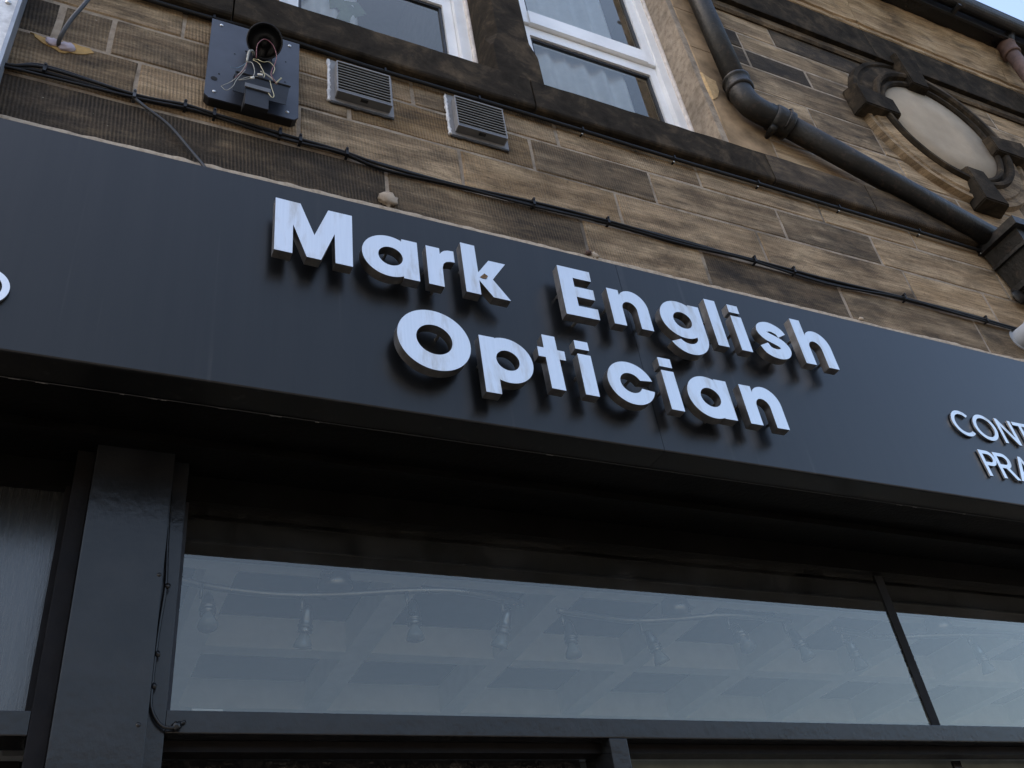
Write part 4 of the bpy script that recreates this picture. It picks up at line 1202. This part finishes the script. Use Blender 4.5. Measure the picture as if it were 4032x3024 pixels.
# ------------------------------------------------------------------ cables on the wall
bund = [(-0.75, 4.36), (-0.435, 4.367), (-0.313, 4.396), (-0.038, 4.385), (0.117, 4.397), (0.214, 4.392), (0.445, 4.379), (0.655, 4.369), (0.815, 4.345), (1.098, 4.350), (1.423, 4.358), (1.749, 4.362), (2.111, 4.355), (2.434, 4.358), (2.891, 4.345), (3.326, 4.365), (3.828, 4.358), (4.2, 4.350), (4.9, 4.36), (5.8, 4.37)]
ORD = ['first','second','third','fourth','fifth','sixth','seventh','eighth','ninth','tenth','eleventh','twelfth','thirteenth']
names = ['uppermost', 'second', 'third', 'lowest']
for k in range(4):
    pts = []
    for i, (x, z) in enumerate(bund):
        tight = 0.35 if i % 2 else 1.0
        off = [(0.010, 0.0), (0.0035, -0.006), (-0.004, 0.002), (-0.0105, -0.003)][k]
        sp_ = 2.3 if x < 0.1 else 1.25
        pts.append((x, 2.117 + off[1] + 0.002 * math.sin(i * 2.1 + k), z + off[0] * sp_ * tight + 0.004 * math.sin(i * 1.7 + k * 2.3) * tight))
    c = tube('bundled_cable', catmull(pts, 7), [0.0062, 0.0056, 0.0060, 0.0050][k], 'cable', None, 7)
    tag(c, '%s of the black cables bundled along the wall just above the fascia' % names[k], 'cable', 'cables bundled above the fascia')
for i, (x, z) in enumerate([(-0.312, 4.394), (-0.042, 4.38), (0.117, 4.397), (0.213, 4.392), (0.436, 4.38), (0.507, 4.374), (0.675, 4.367), (1.418, 4.357), (1.753, 4.362), (2.484, 4.356), (2.697, 4.352), (3.362, 4.364), (3.896, 4.357)]):
    c = mesh('cable_clip', *join([boxv(x - 0.005, x + 0.005, 2.100, 2.104, z - 0.016, z + 0.018), boxv(x - 0.005, x + 0.005, 2.104, 2.129, z + 0.0145, z + 0.018), boxv(x - 0.005, x + 0.005, 2.104, 2.129, z - 0.016, z - 0.0125),
                                  boxv(x - 0.003, x + 0.003, 2.0965, 2.0995, z + 0.010, z + 0.0185)]), 'cable' if i != 1 else 'cable grey')
    tag(c, 'small plastic clip, %s from the left along the cable bundle above the fascia' % ORD[i], 'clip', 'clips on the lower cable bundle')
dc = tube('drop_cable', catmull([(-0.045, 2.112, 4.372), (0.0, 2.112, 4.335), (0.078, 2.114, 4.275), (0.153, 2.114, 4.178), (0.205, 2.110, 4.10), (0.222, 2.108, 4.03)], 6), 0.0055, 'cable grey', None, 8)
tag(dc, 'single grey-black cable drooping from the bundle down behind the fascia', 'cable')
uc = [(-1.6, 4.945), (-0.7, 4.95), (-0.009, 4.947), (0.177, 4.950), (0.353, 4.962), (0.663, 4.944), (0.839, 4.938), (1.249, 4.940), (1.744, 4.938), (2.221, 4.932), (2.697, 4.934), (3.197, 4.930), (3.739, 4.930), (4.189, 4.925), (5.0, 4.93)]
c = tube('sill_cable', catmull([(x, 2.108, z) for x, z in uc], 6), 0.0088, 'cable', None, 9)
tag(c, 'thick black cable clipped along the underside of the sill band', 'cable')
for i, (x, z) in enumerate([(0.177, 4.948), (0.842, 4.934), (1.252, 4.936), (1.744, 4.934), (2.221, 4.928), (2.70, 4.930), (3.20, 4.927), (3.742, 4.927), (4.19, 4.922)]):
    c = mesh('saddle_clip', *join([boxv(x - 0.004, x + 0.004, 2.094, 2.0985, z - 0.011, z + 0.012), boxv(x - 0.0035, x + 0.0035, 2.112, 2.129, z - 0.0165, z - 0.0112)]), 'cable')
    tag(c, 'black saddle clip with a screw, %s from the left on the sill cable' % ORD[i], 'clip', 'saddle clips on the sill cable')
    lathe('screw', [(0, 0.003), (0.0022, 0.0032), (0.0042, 0.002), (0.0045, 0)], (x, 2.112, z - 0.0145), (0, -1, 0), 'screw', c, 12)

# sealed cable entry at top left
ce = thing('sealed_cable_entry', 'cable leaving the stone through grey sealant and ochre patching plaster', 'cable entry', (-0.29, 2.12, 4.53))
pat = [(-0.385, 4.588), (-0.352, 4.581), (-0.30, 4.585), (-0.25, 4.592), (-0.205, 4.588), (-0.188, 4.570), (-0.21, 4.552), (-0.245, 4.538), (-0.27, 4.526), (-0.305, 4.536), (-0.342, 4.550), (-0.368, 4.570)]
n = len(pat)
pat = [q for i in range(len(pat)) for q in (pat[i], ((pat[i][0] + pat[(i + 1) % len(pat)][0]) / 2 + random.uniform(-0.006, 0.006), (pat[i][1] + pat[(i + 1) % len(pat)][1]) / 2 + random.uniform(-0.007, 0.007)))]
n = len(pat)
V = [(x, 2.1245 + 0.002 * noise.noise((x * 50, z * 50, 0)), z) for x, z in pat] + [(x, 2.135, z) for x, z in pat]
mesh('plaster_patch', V, [tuple(range(n))] + [(i, (i + 1) % n, n + (i + 1) % n, n + i) for i in range(n)], 'ochre plaster', ce)
blob('sealant', (-0.310, 2.121, 4.563), 0.026, 0.009, 0.017, 'foam', ce, 0.5, 18, 1)
blob('sealant', (-0.272, 2.121, 4.556), 0.027, 0.009, 0.021, 'foam', ce, 0.5, 18, 4)
tube('cable', catmull([(-0.296, 2.13, 4.552), (-0.292, 2.095, 4.565), (-0.274, 2.07, 4.63), (-0.243, 2.05, 4.72), (-0.225, 2.045, 4.80), (-0.20, 2.045, 4.95)], 6), 0.0072, 'cable grey', ce, 9)

# neighbour's sign board
nb = thing('neighbour_sign', 'edge of a white sign board with grey metal trim at the top left corner', 'sign board', (-1.4, 2.08, 4.2))
box('board', -2.6, -0.433, 2.062, 2.085, 4.13, 5.4, 'white board', nb)
box('edge_trim', -0.4325, -0.421, 2.055, 2.128, 4.13, 5.4, 'galv', nb)
lathe('bolt', [(0, 0.008), (0.007, 0.007), (0.009, 0.003), (0.009, 0)], (-0.457, 2.062, 4.62), (0, -1, 0), 'screw', nb, 12)
